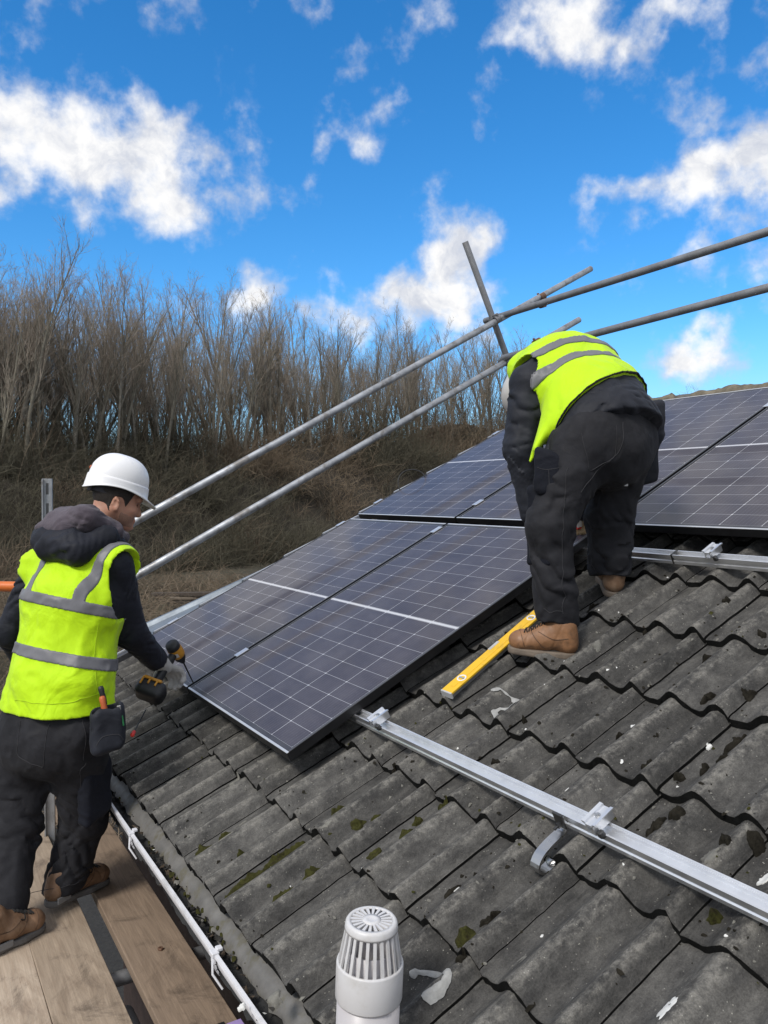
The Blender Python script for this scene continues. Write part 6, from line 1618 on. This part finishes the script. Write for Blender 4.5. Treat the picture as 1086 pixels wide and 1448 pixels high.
    # trousers
    tr_ = union([cone(pel+Z*.05+ta*.03, pel-Z*.02, .160, .165, Rc, 1.15), cone(hipL, knL, .115, .078), cone(knL, anL-Z*.02, .077, .073), cone(hipR-RT*.02, knR, .112, .082), cone(knR, anR, .081, .076),
                 ell(hipL-Fc*.035+Z*.03+Rc*.02, (Rc, Fc, Z), (.10, .105, .12)), ell(hipR-Fc*.04+Z*.055-RT*.03, (Rc, Fc, Z), (.095, .10, .115))], .035)
    cutL = half(px(788, 881, 2.97), -Z+RT*-.10); cutR = half(px(862, 811, 3.225), -Z)
    def near(P): return ((P-anL)@HF) < .13
    tr_c = lambda P: np.where(near(P), cutL(P), cutR(P))
    tr_ = keep(tr_, tr_c, half(px(850, 600, 3.0), norm(ta*.72+Z*.69)), k=.006)
    tr_ = folds(tr_, [ring_folds(hipL, knL, 3.5, .014, 2, .3, 1.15, .9), ring_folds(knL, anL, 3.5, .014, 4, .1, 1.1, .9), ring_folds(hipR, knR, 3.5, .010, 6, .2, 1.15), ring_folds(knR, anR, 3.0, .014, 8, .0, 1.1), drape(.014, 6, 21, (1, 1, .8)), drape(.004, 15, 23)])
    tz = solid('trousers', tr_, .0056, M['trouser'], root, O)
    kp = rbox(knL-RT*.040-HF*.016, (norm(anL-knL), norm(HF-RT*.9), norm(-RT-HF*.9)), (.15, .056, .017), .014); solid('knee_patch', folds(kp, [drape(.004, 16, 3)]), .0055, M['trouser_pad'], tz, O)
    pc = px(778, 672, 2.94); th = norm(hipL-knL); pk = rbox(pc, (th, norm(RT*.9+HF*-.3), norm(-HF-RT*.2)), (.082, .056, .032), .020); solid('cargo_pocket', folds(pk, [drape(.006, 15, 7)]), .0055, M['trouser_pad'], tz, O)
    zb = lambda u, v: px(u, v, 2.86)
    stitch('seam', tr_, [zb(893, 590), zb(880, 640), zb(850, 672), zb(826, 698)], M['stitch'], tz, O)
    stitch('seam', tr_, [zb(822, 612), zb(836, 668), zb(874, 650), zb(872, 600)], M['stitch'], tz, O)
    stitch('seam', tr_, [zb(800, 660), zb(800, 735), zb(806, 800), zb(800, 872)], M['stitch'], tz, O)
    stitch('hem_line', tr_, [zb(748, 870), zb(770, 874), zb(802, 868)], M['stitch'], tz, O)
    stitch('pocket_line', grow(pk, .003), [zb(756, 660), zb(772, 664), zb(798, 660)], M['stitch'], tz, O)
    stitch('pocket_line', grow(pk, .003), [zb(776, 664), zb(777, 690), zb(776, 722)], M['stitch'], tz, O)
    # tool pouches on both hips
    pu = norm(Z*.9+RT*.30); ps = norm(RT*.93-HF*.25-Z*.3); pn = np.cross(pu, ps)
    pc = px(787, 640, 2.99); f = rbox(pc, (pu, ps, pn), (.085, .044, .030), .014); solid('tool_pouch', folds(f, [drape(.006, 14, 5)]), .005, M['jacket2'], root, O)
    f = union([rbox(px(922, 598, 3.16), (norm(Z+RT*-.14), RT, HF), (.085, .040, .045), .02), rbox(px(914, 642, 3.16), (norm(Z+RT*-.25), RT, HF), (.115, .040, .030), .012)], .02)
    solid('tool_pouch', folds(f, [drape(.006, 14, 6)]), .005, M['jacket2'], root, O)
    mb = MB(); mb.lathe([(.008, 0), (.014, .001), (.015, .003), (.014, .005), (.008, .006)], px(893, 676, 3.02), norm(-HF+RT*.6), 20); mb.box(px(885, 682, 3.0), (RT, Z, HF), (.008, .015, .004), .002)
    mb.build('belt_clip', M['level_cap'], root, O)
    # boots
    hl, to = np.array(on_tiles(*roof_at(800, 938), .004)), np.array(on_tiles(*roof_at(716, 926), .008))
    hl = px(811, 932, 2.975); to = px(722, 922, 3.03); nrm = norm(Z*.95+HF*-.05)
    boot(root, O, hl, to, nrm, (M['leather'], M['sole']), anL-Z*.02)
    h2 = px(868, 846, 3.20); t2 = h2+norm(HF*.95+RT*.10+Z*.30)*.275
    boot(root, O, h2, t2, norm(Z*.9-HF*.28), (M['leather_brown'], M['sole']), anR-Z*.01)
    # gloves
    for hn, nm in ((hnL, 'glove'), (hnR, 'glove')):
        gl = union([grow(g, .0022) for g in hn], .006); solid(nm, gl, .0045, M['glove_tan'], root, O)
    # red and white packet by his right hand, at the lower edge of the panel
    p = px(824, 738, 3.72); rt = empty('screw_box', p-Z*.03); tag(rt, 'small red and white screw box seen between the legs of the bending worker', 'box')
    x = norm(RT+HF*.2+Z*.2); z = norm(np.cross(x, HF)); y = np.cross(z, x)
    mb = MB(); mb.m = 0; mb.box(p, (x, y, z), (.045, .03, .028), .002); mb.build('carton', M['red'], rt, p-Z*.03)
    mb = MB(); mb.box(p-x*.03-y*.0305+z*.004, (x, y, z), (.016, .0008, .022)); mb.box(p+z*.0285, (x, y, z), (.040, .026, .0006)); mb.build('paper_label', M['white'], rt, p-Z*.03)
worker_bending()
